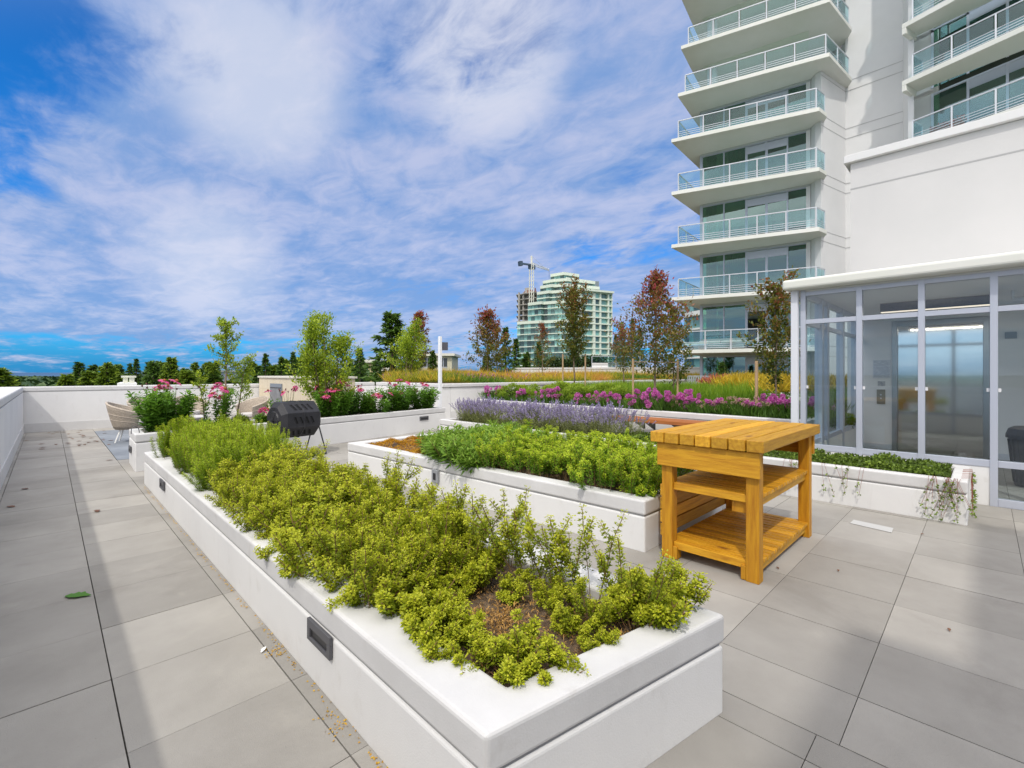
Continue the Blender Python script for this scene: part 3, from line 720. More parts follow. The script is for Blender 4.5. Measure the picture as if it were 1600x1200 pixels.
def tower():
    A,B=V2(cw(1095,28.1)),V2(cw(1267,25.0)); SL=V2(cw(1094,30.1)); e=(B-A).normalized(); n=Vector((-e.y,e.x))
    if n.dot(Vector((FX,FY)))<0: n=-n
    C0,C,D,E=[V2(cw(*q)) for q in ((1273.5,24.6),(1283,24.3),(1321,25.76),(1411,24.0))]
    Lt,Rf,Rr=[V2(cw(*q)) for q in ((1049,26.6),(1280,23.4),(1292,23.95))]
    t=thing('apartment_tower',(*cw(1180,30),-14),'tall white residential tower with wide glass-railed balconies rising behind the glass lobby','building')
    zs=[2.8,5.8,8.8,11.8,14.8,17.4,20.1,23.0]
    A2,B2=A+n*3.6,B+n*3.6
    far=n*12
    # core
    m=M(); m.prism([A2+e*.3,B2,D+n*5,D+far,A2+far],-14,26.5); 
    m.build('core_wall',mat('room_wall',(.52,.54,.50),.9),t)
    # white wall wing with fin
    m=M(); m.prism([B+n*.02,C0,C,D,D+n*6,B2+n*.4],-14,17.19); m.build('wall',WTOW,t)
    K,K2=V2(cw(1419,21.75)),V2(cw(1428,21.55)); f=Vector((FX,FY)); rv=Vector((RX,RY)); g=(rv*.466-f*.885).normalized(); gn=Vector((-g.y,g.x)); gn=gn if gn.dot(f)>0 else -gn
    W0=V2(cw(1457,21.9)); Rc=W0-g*1.05
    m=M(); m.prism([D+n*.01,E,K,K2,Rc+gn*.25,Rc+gn*4.0,D+gn*8],-14,26.5); m.build('wall',WTOW,t)
    # upper wall part above the wing
    m=M(); m.prism([D-n*.0,D+n*8,B2+n*4+e*1.0,B2+n*3.0+e*.9],17.2,26.5); m.build('upper_wall',WTOW,t)
    # reveal lines on the white walls
    m=M()
    def off(p,q,z,dd=.004):
        v=(q-p).normalized(); nn=Vector((v.y,-v.x)); nn=nn if nn.dot(f)<0 else -nn
        m=M(); m.bar((*(p+nn*dd),z),(*(q+nn*dd),z),.012,.035); m.build('reveal_line',mat('reveal_grey',(.50,.50,.50),.9),t)
    for z in zs[:5]+[17.4]:
        for dz in (.12,-.42): off(C,D,z+dz); off(D,E,z+dz)
    # slabs / balconies
    for i,z in enumerate(zs):
        if i<5: poly=[Lt,Rf,Rr,C+ (D-C)*.12,B2,A2,SL] 
        else:
            Lt2=V2(cw(1059 if i==5 else 1064,26.6)); Rf2,Rr2=V2(cw(1296,23.2)),V2(cw(1331,25.2)); poly=[Lt2,Rf2,Rr2,D+n*.4,B2,A2,SL]
        m=M(); m.prism(poly,z-.20,z); s=m.build('balcony_slab',SLABW,t,bevel=.012)
        m=M(); m.prism([A+n*.1+e*.1,B+n*.1-e*.1,B2-e*.2,A2+e*.2],z-.22,z-.202)
        m.build('ceiling',mat('interior_ceiling',(.66,.72,.62),.8),t)
        def ins(p,q,k=.22):
            return p
        if i<5:
            a=Lt+(Rf-Lt).normalized()*.32+n*.25; b=Rf-(Rf-Lt).normalized()*.12+n*.16
            path=[SL+(Lt-SL)*.10+e*.15,a,b,Rr+(C-Rr)*.2+n*.1-e*.05]
            if i==0: path=path[1:3]; path=[path[0]-e*1.2,path[1]]
        else:
            a=Lt2+e*.35+n*.28; b=Rf2-e*.15+n*.16; path=[A2+(Lt2-A2)*.3,a,b,Rr2-e*.15-n*.1]
        railing(path,z,t)
    # facade, five bays on each floor
    us=[1097,1131,1165.5,1197,1230.5,1263]; fr=[frac(u,A,B) for u in us]; AB=B-A
    r=random.Random(8)
    floors=[-.35]+zs[:5]
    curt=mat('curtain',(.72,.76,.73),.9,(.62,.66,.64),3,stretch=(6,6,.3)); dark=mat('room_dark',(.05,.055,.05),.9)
    for i,z in enumerate(floors):
        top=(zs[i] if i<len(zs) else z+3)-.205
        head=top-.16
        for k in range(5):
            a=A+AB*fr[k]+n*.06; b=A+AB*fr[k+1]+n*.06
            fm=M(); w=.07
            fm.bar((*a,z),(*a,head),w); 
            if k==4: fm.bar((*b,z),(*b,head),w)
            fm.bar((*a,head+.03),(*b,head+.03),.06); fm.bar((*a,z+.04),(*b,z+.04),.06,.08)
            gt=head
            if k in (2,3):
                fm.bar((*a,head-.21),(*b,head-.21),.05,.36); gt=head-.39
                fm.bar((*(a+e*.08),gt-.03),(*(b-e*.05),gt-.03),.05,.05); fm.bar((*(a+e*.06),z),(*(a+e*.06),gt),.05); 
            o=fm.build('window',FRAME,t)
            gm=M(); gm.bar((*(a+e*.04),(z+gt)/2+.04),(*(b-e*.04),(z+gt)/2+.04),.012,gt-z-.12); 
            if not (i==1 and k==2): gm.build('pane',GWIN,o)
            if (k==0) or (k==1 and i in (2,4)) or (k==4 and i==5):
                cm=M(); pa=a+n*.35+e*.15; pb=b+n*.35-e*(.1 if k else .45); q=24; Vv=[];Ff=[]
                for j in range(q+1):
                    p=pa+(pb-pa)*(j/q)+n*(.05*math.sin(j*1.9)); Vv+=[(*p,z+.02),(*p,head+.12)]
                for j in range(q): Ff.append((2*j,2*j+2,2*j+3,2*j+1))
                cm.add(Vv,Ff); cm.build('curtain',curt,t)
        m=M(); q0=A+n*.03; q1=B+n*.03; m.bar((*(q0-e*.0),(head+top)/2+.03),(*q1,(head+top)/2+.03),.1,top-head-.06)
        m.build('head_panel',mat('head_panel',(.50,.52,.52),.6),t)
        m=M(); c=B+n*.35-e*.06; m.bar((*(B-e*.10+n*.1),z),(*(B-e*.10+n*.1),top),.2); m.build('pier',WTOW,t)
        m=M(); m.bar((*(A+n*.1+e*.02),z),(*(A+n*.1+e*.02),top),.14); m.build('pier',FRAME,t)
        # room divider and dark back furniture
        m=M(); p=A+AB*.62; m.bar((*(p+n*.9),z+.02),(*(p+n*3.5),z+.02+0),.12,.04); 
        q=p+n*2.2; m.add([(*(p+n*1.0),z),(*(p+n*3.5),z),(*(p+n*3.5),top),(*(p+n*1.0),top)],[(0,1,2,3)]); m.build('room_divider',mat('divider',(.30,.30,.28),.9),t)
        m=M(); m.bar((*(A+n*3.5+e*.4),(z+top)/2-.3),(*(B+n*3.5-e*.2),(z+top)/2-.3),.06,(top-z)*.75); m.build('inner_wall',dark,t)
    # round column on the recessed upper floor
    p=V2(cw(1113,28.2)); m=M(); m.tube([(*p,17.4),(*p,19.9)],.28,20); m.tube([(*p,20.1),(*p,22.8)],.28,20); m.build('column',WTOW,t,smooth=False)
    for z,zt in ((17.4,19.89),(20.1,22.79)):
        a=A2-n*.3; b=B2+e*1.5-n*.6; m=M()
        for k in range(9): 
            p=a+(b-a)*(k/8); m.bar((*p,z),(*p,zt),.1)
        m.bar((*a,zt-.4),(*b,zt-.4),.08,.5)
        o=m.build('window',FRAME,t); m=M(); m.bar((*(a+n*.06),(z+zt)/2),(*(b+n*.06),(z+zt)/2),.02,zt-z); m.build('pane',mat('penthouse_glass',(.16,.16,.15),.15,(.24,.23,.22),.5,spec=.8),o)
    # right hand balconies and windows
    G1=V2(cw(1409,21.35)); far2=g*9.5
    for i,z in enumerate(zs[3:]):
        poly=[G1,G1+far2,G1+far2+gn*2.2,G1+gn*.9+ (K-G1)*.3]
        if i>0: m=M(); m.prism(poly,z-.22,z); m.prism([G1,G1+g*.16,G1+g*.16+gn*1.0,G1+gn*1.0],z-.50,z-.221); m.build('balcony_slab',SLABW,t,bevel=.012)
        else: m=M(); m.prism(poly,z-.22,z); m.build('balcony_slab',SLABW,t,bevel=.012)
        a=G1+g*.35+gn*.14
        railing([a+gn*.9,a,a+far2],z,t,sp=1.3)
        zt=z+2.75
        for k in range(7):
            p=W0+g*(1.25*k);q=W0+g*(1.25*(k+1)); fm=M(); fm.bar((*p,z),(*p,zt),.09)
            fm.bar((*p,zt-.03),(*q,zt-.03),.08)
            gt=zt-.08
            if k in (1,2,4,5): fm.bar((*p,zt-.26),(*q,zt-.26),.06,.36); gt=zt-.45; fm.bar((*p,gt),(*q,gt),.06)
            o=fm.build('window',FRAME,t); gm=M(); gm.bar((*(p+g*.05),(z+gt)/2),(*(q-g*.05),(z+gt)/2),.012,gt-z-.06); gm.build('pane',GWIN,o)
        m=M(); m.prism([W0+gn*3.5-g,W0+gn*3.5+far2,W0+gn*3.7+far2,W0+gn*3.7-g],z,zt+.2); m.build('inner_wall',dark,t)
        m=M(); m.prism([Rc+gn*.02,W0-g*.05+gn*.02,W0-g*.05+gn*.3,Rc+gn*.3],z+.001,zt+.03); m.build('wall_panel',WTOW,t)
    t2=thing('flower_box',(*(G1+g*1.0+gn*.4),11.8),'red flowers in a small box on the upper right balcony','flower box')
    m=M(); p=G1+g*.9+gn*.4; q=G1+g*2.0+gn*.4; m.bar((*p,12.0),(*q,12.0),.25,.3); m.build('box',mat('terracotta',(.35,.12,.07),.8),t2)
    lv=Leaves(); r_=np.random.default_rng(3); c=np.stack([np.linspace(p.x,q.x,220),np.linspace(p.y,q.y,220),np.full(220,12.25)],1)+r_.normal(0,.08,(220,3)); lv.add(c,rdir(220,r_),.07,.06,r_.random(220))
    o=mobj('flowers',lv.mesh('flowers'),fol('red_flower',(.55,.06,.04),(.65,.2,.12)),None); o.parent=t2; o.location=(-t2.location[0],-t2.location[1],-t2.location[2])
    return A,B,n,e,zs
TA,TB,Tn,Te,Tz=tower()
def lounger(u,d,rz,lab):
    x,y=cw(u,d); t=thing('lounge_chair',(x,y,2.8),lab,'lounge chair','lounge chairs on the first balcony of the tower',rz=rz)
    m=M().box(-.9,.5,-.32,.32,.28,.34); m.build('frame',FRAMEL,t,local=True)
    m=M().box(-.9,.35,-.3,.3,.34,.42); m.bar((.35,0,.38),(.95,0,.78),.08,.6,up=(0,1,0)) if False else m.add([(.35,-.3,.36),(.9,-.3,.78),(.9,.3,.78),(.35,.3,.36),(.35,-.3,.44),(.86,-.3,.84),(.86,.3,.84),(.35,.3,.44)],[(3,2,1,0),(4,5,6,7),(0,1,5,4),(1,2,6,5),(2,3,7,6),(3,0,4,7)])
    m.build('cushion',mat('beige_cushion',(.62,.55,.48),.9),t,local=True)
    for sx in (-.8,.4):
        for sy in (-.28,.28): M().bar((sx,sy,0),(sx,sy,.28),.05).build('leg',FRAMEL,t,local=True)
az=math.atan2(Te.y,Te.x)
lounger(1082,27.3,az+math.pi,'white lounge chair at the left end of the lowest tower balcony')
lounger(1165,25.9,az,'beige lounge chair with raised back in the middle of the lowest tower balcony')
x,y=cw(1128,26.6); t=thing('outdoor_sofa',(x,y,2.8),'low beige outdoor sofa with cushions on the lowest tower balcony','sofa',rz=az)
M().box(-1.2,1.2,-.4,.4,.08,.38).box(-1.2,1.2,.25,.42,.38,.68).build('frame',mat('sofa_frame',(.36,.34,.33),.8),t,local=True)
M().box(-1.15,-.02,-.4,.24,.382,.52).box(.02,1.15,-.4,.24,.382,.52).build('cushion',MC['beige_cushion'],t,local=True,bevel=.03)
# ================================================================== DISTANT BUILDINGS
def zy(v,d): return 1.455+(584-v)*d/731.
def panels(m,p,q,z0,z1,wp,hp,r,dark=.25):
    p=V2(p);q=V2(q);L=(q-p).length;e=(q-p)/L; nx=max(1,round(L/wp)); nz=max(1,round((z1-z0)/hp))
    for j in range(nz):
        for i in range(nx):
            a=p+e*(L*i/nx+.10);b=p+e*(L*(i+1)/nx-.10); za=z0+(z1-z0)*j/nz;zb=z0+(z1-z0)*(j+1)/nz
            m.add([(*a,za),(*b,za),(*b,zb),(*a,zb)],[(0,1,2,3)],r.random()**1.3)
def distant_tower():
    D0=220; t=thing('distant_tower',(*cw(880,D0),-14),'stepped green-glass residential tower in the distance with white floor bands','building')
    gl=mat('tower_glass',(.17,.33,.30),.15,attr=.75,spec=.7); wh=mat('tower_bands',(.62,.68,.58),.8); lt=mat('tower_spandrel',(.36,.52,.48),.4)
    r=random.Random(9)
    tiers=[(601,501,[(808,229),(846,222),(850,223.5),(872,220),(906,219)]),(501,471,[(825,228),(846,222.5),(850,224),(872,220.5),(906,219.5)]),
      (471,453.5,[(839,228),(858,223),(862,224),(884,221),(906,220.5)]),(453.5,443,[(844,229),(862,224),(868,225),(884,222),(937,231)]),(443,433.5,[(848,231),(866,226),(870,226),(886,224),(930,232)]),(433.5,421,[(860,233),(881,228),(905,233)])]
    for k,(yb,yt,pts) in enumerate(tiers):
        z0,z1=zy(yb,D0) if k else -14,zy(yt,D0); P=[cw(*q) for q in pts]; back=[cw(pts[-1][0]-2,pts[-1][1]+16),cw(pts[0][0]+3,pts[0][1]+18)]
        m=M(); m.prism([V2(p)*1.003 for p in P]+[V2(b) for b in back],z0,z1-.1); m.build('core',lt,t)
        m=M()
        for a,b in zip(P[:-1],P[1:]): panels(m,a,b,max(z0,-6),z1-.8,1.9,3.0,r)
        m.build('glass_wall',gl,t)
        m=M(); Q=[V2(p)*.9955 for p in P]; z=z1-.9
        m.prism([*Q,*[V2(b) for b in back]],z1-1.0,z1+.35)
        m.build('roof_band',wh,t)
        m=M(); z=z1-3.0
        while z>max(z0,-6)+1:
            for a,b in zip(Q[:-1],Q[1:]): m.bar((*a,z),(*b,z),.7,.42)
            z-=3.0
        if m.v: m.build('floor_bands',wh,t)
        # terrace rail on the step
    m=M(); m.prism([cw(893,228),cw(922,234),cw(920,244),cw(895,240)],zy(435,D0),zy(431,D0)); m.prism([cw(884,226),cw(927,235),cw(925,246),cw(888,240)],zy(431,D0),zy(429,D0)); m.build('penthouse_roof',wh,t)
    m=M(); m.prism([cw(920,238),cw(936,240),cw(935,250),cw(921,248)],zy(440,D0),zy(426.5,D0)); m.build('plant_room',mat('plant_grey',(.20,.24,.26),.7),t)
    # right wing : white grid with recessed windows and balconies
    a,b=V2(cw(906,217.5)),V2(cw(957,226)); e=(b-a).normalized(); nn=Vector((-e.y,e.x)); nn=nn if nn.dot(Vector((FX,FY)))>0 else -nn; L=(b-a).length
    zt=zy(455,D0)
    m=M(); m.prism([a+nn*1.2,b+nn*1.2,b+nn*16,a+nn*16],-14,zt-.2); m.build('core',MC['tower_spandrel'],t)
    cols=[0,.36,.50,.56,.62,.88,.90,1.0]
    m=M()
    for c0,c1 in ((-.0,.05),(.40,.47),(.60,.65),(.86,.90),(.975,1.0)): p=a+e*L*c0;q=a+e*L*c1; m.prism([p,q,q+nn*1.4,p+nn*1.4],-14,zt)
    n_f=15; H3=(zt+4)/n_f
    for k in range(n_f+1):
        z=zt-k*H3; m.bar((*(a+nn*.5),z-.3),(*(b+nn*.5),z-.3),1.3,.62)
    m.build('white_grid',wh,t)
    for k in range(n_f):
        z=zt-k*H3
        for c0,c1,bal in ((.05,.40,1),(.47,.60,0),(.65,.86,1),(.90,.975,0)):
            p=a+e*L*c0+nn*(1.1 if bal else .6);q=a+e*L*c1+nn*(1.1 if bal else .6)
            w=M(); w.add([(*p,z-H3+.0),(*q,z-H3),(*q,z-.6),(*p,z-.6)],[(0,1,2,3)],r.random()); o=w.build('window',gl,t)
    m=M(); m.bar((*(a-nn*.6),zt+.3),(*(b-nn*.6),zt+.3),1.4,.9); m.prism([a,b,b+nn*15,a+nn*15],zt,zt+.4); m.build('roof_band',wh,t)
distant_tower()
def construction():
    d=262; t=thing('unfinished_tower',(*cw(820,d),-14),'unfinished concrete tower of bare floor slabs beside the green-glass tower','building')
    con=mat('raw_concrete',(.42,.40,.36),.9,(.34,.31,.28),.3); r=random.Random(2)
    m=M(); n=0
    z=zy(460,d)
    while z>zy(512,d):
        m.prism([cw(806.5+.6*(n%2),d),cw(838,d-9),cw(840,d+14),cw(810,d+18)],z-.35,z); z-=3.0; n+=1
    m.build('floor_slabs',con,t)
    m=M(); 
    for u in (811,818,826,834): p=V2(cw(u,d-2)); m.bar((*p,-14),(*p,zy(458,d)),.8)
    m.prism([cw(820,d+2),cw(828,d),cw(829,d+10),cw(821,d+12)],-14,zy(449,d)); m.build('core',con,t)
    m=M()
    for k in range(26): p=V2(cw(r.uniform(818,838),d+r.uniform(-4,8))); z=zy(462,d); m.bar((*p,z),(*p,z+r.uniform(1,4.5)),.5 if k%4 else 2.2,.5)
    m.build('formwork',mat('formwork',(.35,.17,.12),.9),t)
    d=250; t=thing('tower_crane',(*cw(830,d),-14),'pale lattice tower crane with dark counterweights above the unfinished tower','crane')
    cm=mat('crane_cream',(.72,.70,.60),.6); px_=V2(cw(830.5,d)); m=M()
    zt=zy(400,d); zj=zy(417,d)
    for sx in (-.8,.8):
        for sy in (-.8,.8): m.bar((px_.x+sx,px_.y+sy,-14),(px_.x+sx*.3 if 0 else px_.x+sx,px_.y+sy,zj+2),.28)
    z=-14
    while z<zj: 
        m.bar((px_.x-.8,px_.y-.8,z),(px_.x+.8,px_.y-.8,z+2),.16); m.bar((px_.x-.8,px_.y+.8,z),(px_.x-.8,px_.y-.8,z+2),.16); z+=2
    m.build('mast',cm,t)
    m=M(); m.bar((px_.x,px_.y,zj+1),(px_.x,px_.y,zt),.7); m.build('tower_head',cm,t)
    L0=V2(cw(811,d-4)); R0=V2(cw(858,d+26)); m=M()
    a=Vector((*px_,zj+1)); b=Vector((*R0,zy(423,d+26)));
    m.bar(a,b,.35); m.bar(a+Vector((0,0,1.4)),b+Vector((0,0,.6)),.25)
    for k in range(18): p=a.lerp(b,k/18);q=a.lerp(b,(k+1)/18); m.bar(p,q+Vector((0,0,1.2)),.14)
    m.bar((*px_,zt),b.lerp(a,.3)+Vector((0,0,1)),.10); m.build('jib',cm,t)
    dk=mat('crane_dark',(.05,.08,.12),.6); m=M(); c=Vector((*L0,zy(414,d)))
    m.bar(c,a,.8,.9); m.build('counter_jib',dk,t)
    m=M(); m.bar(c-Vector((0,0,.2)),c+(a-c)*.22,2.2,2.4); m.build('counterweight',dk,t); m=M(); m.bar(a.lerp(c,.15)+Vector((0,0,-1)),a.lerp(b,.12)+Vector((0,0,-1)),2.0,2.2); m.build('winch_house',dk,t)
    m=M(); p=b; m.bar(p,p-Vector((0,0,5)),.12); m.build('hook_line',dk,t)
construction()
def curved_tower():
    d=100; t=thing('curved_tower',(*cw(1085,d),-14),'glass tower with curved white balconies seen behind the left edge of the main tower','building')
    gl=MC['tower_glass']; r=random.Random(4)
    arc=[cw(1069+ (u)*1.0, d-6*math.sin(math.pi*min(1,u/70))) for u in (0,3,8,15,25,40,60)]
    back=[cw(1132,d+14),cw(1075,d+16)]
    m=M(); m.prism(arc+back,-14,zy(476,d)); m.build('core',MC['tower_spandrel'],t)
    m=M()
    for a,b in zip(arc[:-1],arc[1:]): panels(m,V2(a)*.998,V2(b)*.998,-6,zy(477,d),1.4,2.9,r)
    m.build('glass_wall',gl,t)
    z=zy(474,d)
    while z>-8:
        big=abs(z-zy(474,d))<.1 or abs(z-zy(474,d)+2.9)<.2
        m=M(); m.prism([V2(p)*.985 for p in arc]+[V2(b) for b in back],z-(.35),z+(.55 if big else .0)); m.build('balcony_slab',SLABW,t)
        z-=2.9
curved_tower()
def low_building(u0,u1,v,d,c,label,floors=2,name='low_building',rails=True):
    x,y=cw((u0+u1)/2,d); t=thing(name,(x,y,-14),label,'building'); a,b=V2(cw(u0,d)),V2(cw(u1,d)); e=(b-a).normalized(); nn=Vector((-e.y,e.x)); nn=nn if nn.dot(Vector((FX,FY)))>0 else -nn
    zt=zy(v,d); L=(b-a).length; mm=mat('wall_%s'%name+str(int(u0)),c,.85,tuple(q*.92 for q in c),.5)
    m=M(); m.prism([a,b,b+nn*10,a+nn*10],-14,zt-.5); m.build('wall',mm,t)
    m=M(); m.prism([a-e*.6-nn*.8,b+e*.6-nn*.8,b+e*.6+nn*10.6,a-e*.6+nn*10.6],zt-.5,zt-.05); m.build('roof',mat('roof_pale',(.66,.64,.55),.8),t)
    dk=mat('dark_window',(.05,.055,.06),.2,attr=.4); k=0; z=zt-.9
    for fl in range(floors):
        nwin=max(2,int(L/3.2))
        for i in range(nwin):
            p=a+e*(L*(i+.25)/nwin)-nn*.03;q=a+e*(L*(i+.72)/nwin)-nn*.03; m=M(); m.prism([p,q,q+nn*.1,p+nn*.1],z-1.7,z); w=m.build('window',dk,t)
            m=M(); c2=(p+q)/2-nn*.03; m.bar((*c2,z-1.7),(*c2,z),.08); m.bar((*(p-nn*.03),z-1.72),(*(q-nn*.03),z-1.72),.1); m.build('window_frame',FRAMEL,w)
        if rails:
            m=M(); p=a+e*L*.3-nn*1.2;q=a+e*L*.75-nn*1.2; m.bar((*p,z-1.25),(*q,z-1.25),.06)
            for i in range(16): s=p+(q-p)*(i/15); m.bar((*s,z-2.2),(*s,z-1.25),.04)
            m.build('balcony_rail',DGREY,t); m=M(); m.prism([p,q,q+nn*1.2,p+nn*1.2],z-2.35,z-2.2); m.build('balcony_slab',MC['roof_pale'],t)
        z-=2.9
low_building(655,706,552,88,(.58,.54,.40),'long cream low-rise with dark balcony windows right of the white lamp post',3)
low_building(566,592,562,80,(.62,.52,.30),'small yellow-cream building between the sapling and the tall conifer',2,rails=False)
low_building(606,628,574,60,(.42,.50,.56),'small blue-grey house behind the red-leaved tree',1,rails=False)
low_building(304,340,578,120,(.72,.73,.74),'white open-decked building on the horizon behind the thin sapling',3)
# rooftop vents beyond the far parapet
x,y=cw(200,44); t=thing('roof_hatch',(x,y,-3),'small flat white roof with two ventilation pots beyond the far parapet','roof')
m=M(); m.prism([cw(183,43),cw(214,43),cw(212,49),cw(188,49)],-14,zy(598.5,44)); m.build('roof',WTOW,t)
for u in (196,206): p=cw(u,44.5); M().bar((*p,zy(599,44.5)),(*p,zy(588,44.5)),.35).bar((*p,zy(590,44.5)),(*p,zy(587,44.5)),.6,.6).build('vent',mat('vent_cream',(.66,.66,.55),.6),t)
# ================================================================== PLANTS
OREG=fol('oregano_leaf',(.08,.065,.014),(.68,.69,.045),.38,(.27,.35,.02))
STEMB=mat('plant_stem',(.16,.12,.04),.8,(.20,.10,.05),20)
def stems(parts,name,m,parent,r0=.0022):
    q=M()
    for pts in parts: q.tube(pts,[r0]*(len(pts)-1)+[r0*.6],4,cap=False)
    return q.build(name,m,parent,local=True)
def shoot(lv,st,r,base,dir0,L,nodes,rad,leafL,leafW,bend=.25,tone0=.15,tone1=.9,k=8,start=.15,up=.5):
    """one leafy shoot: rosettes of small leaves along a curved stem"""
    d=np.array(dir0,float);d/=np.linalg.norm(d);p=np.array(base,float); pts=[p.copy()];seg=L/nodes
    for i in range(nodes):
        d=d+r.normal(0,bend*.18,3)+np.array([0,0,up*.06]); d/=np.linalg.norm(d); p=p+d*seg; pts.append(p.copy())
        s=(i+1)/nodes
        if s<start: continue
        a=r.uniform(0,6.28)+np.arange(k)*6.283/k
        t1=np.cross(d,[.3,.2,1.]);t1/=np.linalg.norm(t1)+1e-9;t2=np.cross(d,t1)
        out=np.cos(a)[:,None]*t1+np.sin(a)[:,None]*t2
        lift=r.uniform(.1,.9,k)[:,None]
        dirs=out+d*lift
        g=1.0 if s<.85 else 1.0-.3*(s-.85)/.15
        P=p+(out*rad*.18 if rad<.021 and leafL>.023 or leafL<.01 else out*rad*r.uniform(.1,.75,k)[:,None])+r.normal(0,seg*.3,(k,3))*[.4,.4,.6]
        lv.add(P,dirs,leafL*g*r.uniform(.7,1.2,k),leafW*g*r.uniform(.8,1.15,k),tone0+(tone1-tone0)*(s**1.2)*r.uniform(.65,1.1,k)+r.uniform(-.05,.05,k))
    st.append([tuple(q) for q in pts[::2]]+[tuple(pts[-1])])
    return pts
def oregano_proto(seed,tall=.30,spread=.16,n=17,lean=.55,leaf=.0175,k=13,name='oregano_plant',fmat=None,label='bushy yellow-green oregano plant in the front planter',branchy=True,tone=(.12,.95),cat='plant',seg=.024):
    r=np.random.default_rng(seed); lv=Leaves(); st=[]
    for i in range(n):
        a=r.uniform(0,6.28); q=math.sqrt(r.random()); b=[math.cos(a)*q*spread*.5,math.sin(a)*q*spread*.5,0]
        d=[math.cos(a)*q*lean+r.normal(0,.08),math.sin(a)*q*lean+r.normal(0,.08),1]
        L=tall*r.uniform(.65,1.1)
        pts=shoot(lv,st,r,b,d,L,max(5,int(L/seg)),.021,leaf,leaf*.66,tone0=tone[0],tone1=tone[1],k=k,start=.3)
        if branchy:
            for j in range(r.integers(1,4)):
                s=r.uniform(.45,.9); p=pts[int(s*(len(pts)-1))]; a2=r.uniform(0,6.28)
                shoot(lv,st,r,p,[math.cos(a2)*.7,math.sin(a2)*.7,1],L*.28,max(3,int(L*.28/.018)),.019,leaf,leaf*.66,tone0=.45,tone1=tone[1],k=k,start=0)
    t=thing(name,(0,0,0),label,cat)
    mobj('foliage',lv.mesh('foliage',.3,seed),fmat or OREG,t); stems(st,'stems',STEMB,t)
    return t
ORD='first second third fourth fifth sixth seventh eighth ninth tenth eleventh twelfth thirteenth fourteenth fifteenth sixteenth seventeenth eighteenth nineteenth twentieth twenty-first twenty-second twenty-third twenty-fourth'.split()
def scatter(protos,spots,label,group,rnd,scr=(.85,1.15),tilt=.12):
    used=set(); out=[]
    for i,(x,y,z,*rest) in enumerate(spots):
        k=rnd.randrange(len(protos)); s=rest[0] if rest else rnd.uniform(*scr); lb=rest[1] if len(rest)>1 else label
        rz=rnd.uniform(0,6.28)
        if k not in used: used.add(k); o=protos[k]; o.location=(x,y,z); o.rotation_euler=(0,0,rz); o.scale=(s,s,s); o['label']=lb; o['group']=group
        else: o=copy_tree(protos[k],(x,y,z),rz,s,lb,group)
        o.rotation_euler=(rnd.gauss(0,tilt),rnd.gauss(0,tilt),rz); o.scale=(s*rnd.uniform(.85,1.18),s*rnd.uniform(.85,1.18),s)
        out.append(o)
    for k,p in enumerate(protos):
        if k not in used:
            for ch in list(p.children_recursive): bpy.data.objects.remove(ch)
            bpy.data.objects.remove(p)
    return out
rr=random.Random(21)
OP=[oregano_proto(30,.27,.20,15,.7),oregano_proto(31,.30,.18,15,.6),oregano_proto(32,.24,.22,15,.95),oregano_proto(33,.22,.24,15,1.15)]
spots=[]
y=1.95
while y<5.30:
    x=1.03
    while x<1.86:
        if y>4.7+(x-1.1)*.9 or (y<3.4 and rr.random()<.14): x+=.18; continue
        spots.append((max(1.09,x+rr.uniform(-.05,.05)),y+rr.uniform(-.05,.05),.365,rr.uniform(.72,1.22)+(.10 if y>2.6 else .0))); x+=.18
    y+=.20
lab_o='bushy yellow-green oregano plant in the middle of the front planter'
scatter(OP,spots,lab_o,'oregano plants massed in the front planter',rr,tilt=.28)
OT=[oregano_proto(40,.44,.14,6,.34,leaf=.0175,k=14,seg=.031),oregano_proto(41,.36,.18,6,.60,leaf=.0175,k=14,seg=.031)]
tall=[(1.80,1.30,.37,1.0),(1.84,1.12,.37,.85),(1.74,1.62,.37,1.0),(1.80,1.88,.37,.95),(1.72,2.1,.37,1.0),(1.83,2.35,.37,1.05),(1.76,1.45,.37,.8),(1.80,2.7,.37,1.1),(1.84,3.2,.37,1.1),(1.82,3.85,.37,.6),(1.78,4.5,.37,1.0),(1.66,1.22,.37,.7),(1.88,1.0,.38,.8)]
tall=[(*q,'%s tall sparse oregano stem group from the near end, right edge of the front planter'%ORD[i]) for i,q in enumerate(sorted(tall,key=lambda q:q[1]))]
scatter(OT,tall,'tall sparse oregano stems standing along the right edge of the front planter','tall oregano stems at the right edge of the front planter',rr)
OS=[oregano_proto(50,.15,.16,24,1.1,leaf=.017),oregano_proto(51,.13,.14,20,1.3,leaf=.017)]
low=[(1.17,1.20,.375,.9),(1.25,1.14,.375,.95),(1.12,1.36,.375,.8),(1.13,1.52,.375,.9),(1.18,1.70,.375,1.0),(1.16,1.82,.375,1.2),(1.48,1.84,.375,.9),(1.64,1.60,.375,.8),(1.66,1.38,.375,.85),(1.60,1.20,.375,.8),(1.52,1.08,.375,.6),(1.76,1.05,.375,1.0),(1.88,1.02,.40,1.15),(1.90,1.12,.40,1.0),(1.60,1.85,.375,1.2),(1.12,1.66,.375,1.1),(1.5,1.98,.375,1.2)]
scatter(OS,low,'low sprawling oregano clump round the bare soil at the near end of the front planter','low oregano clumps at the near end of the front planter',rr)
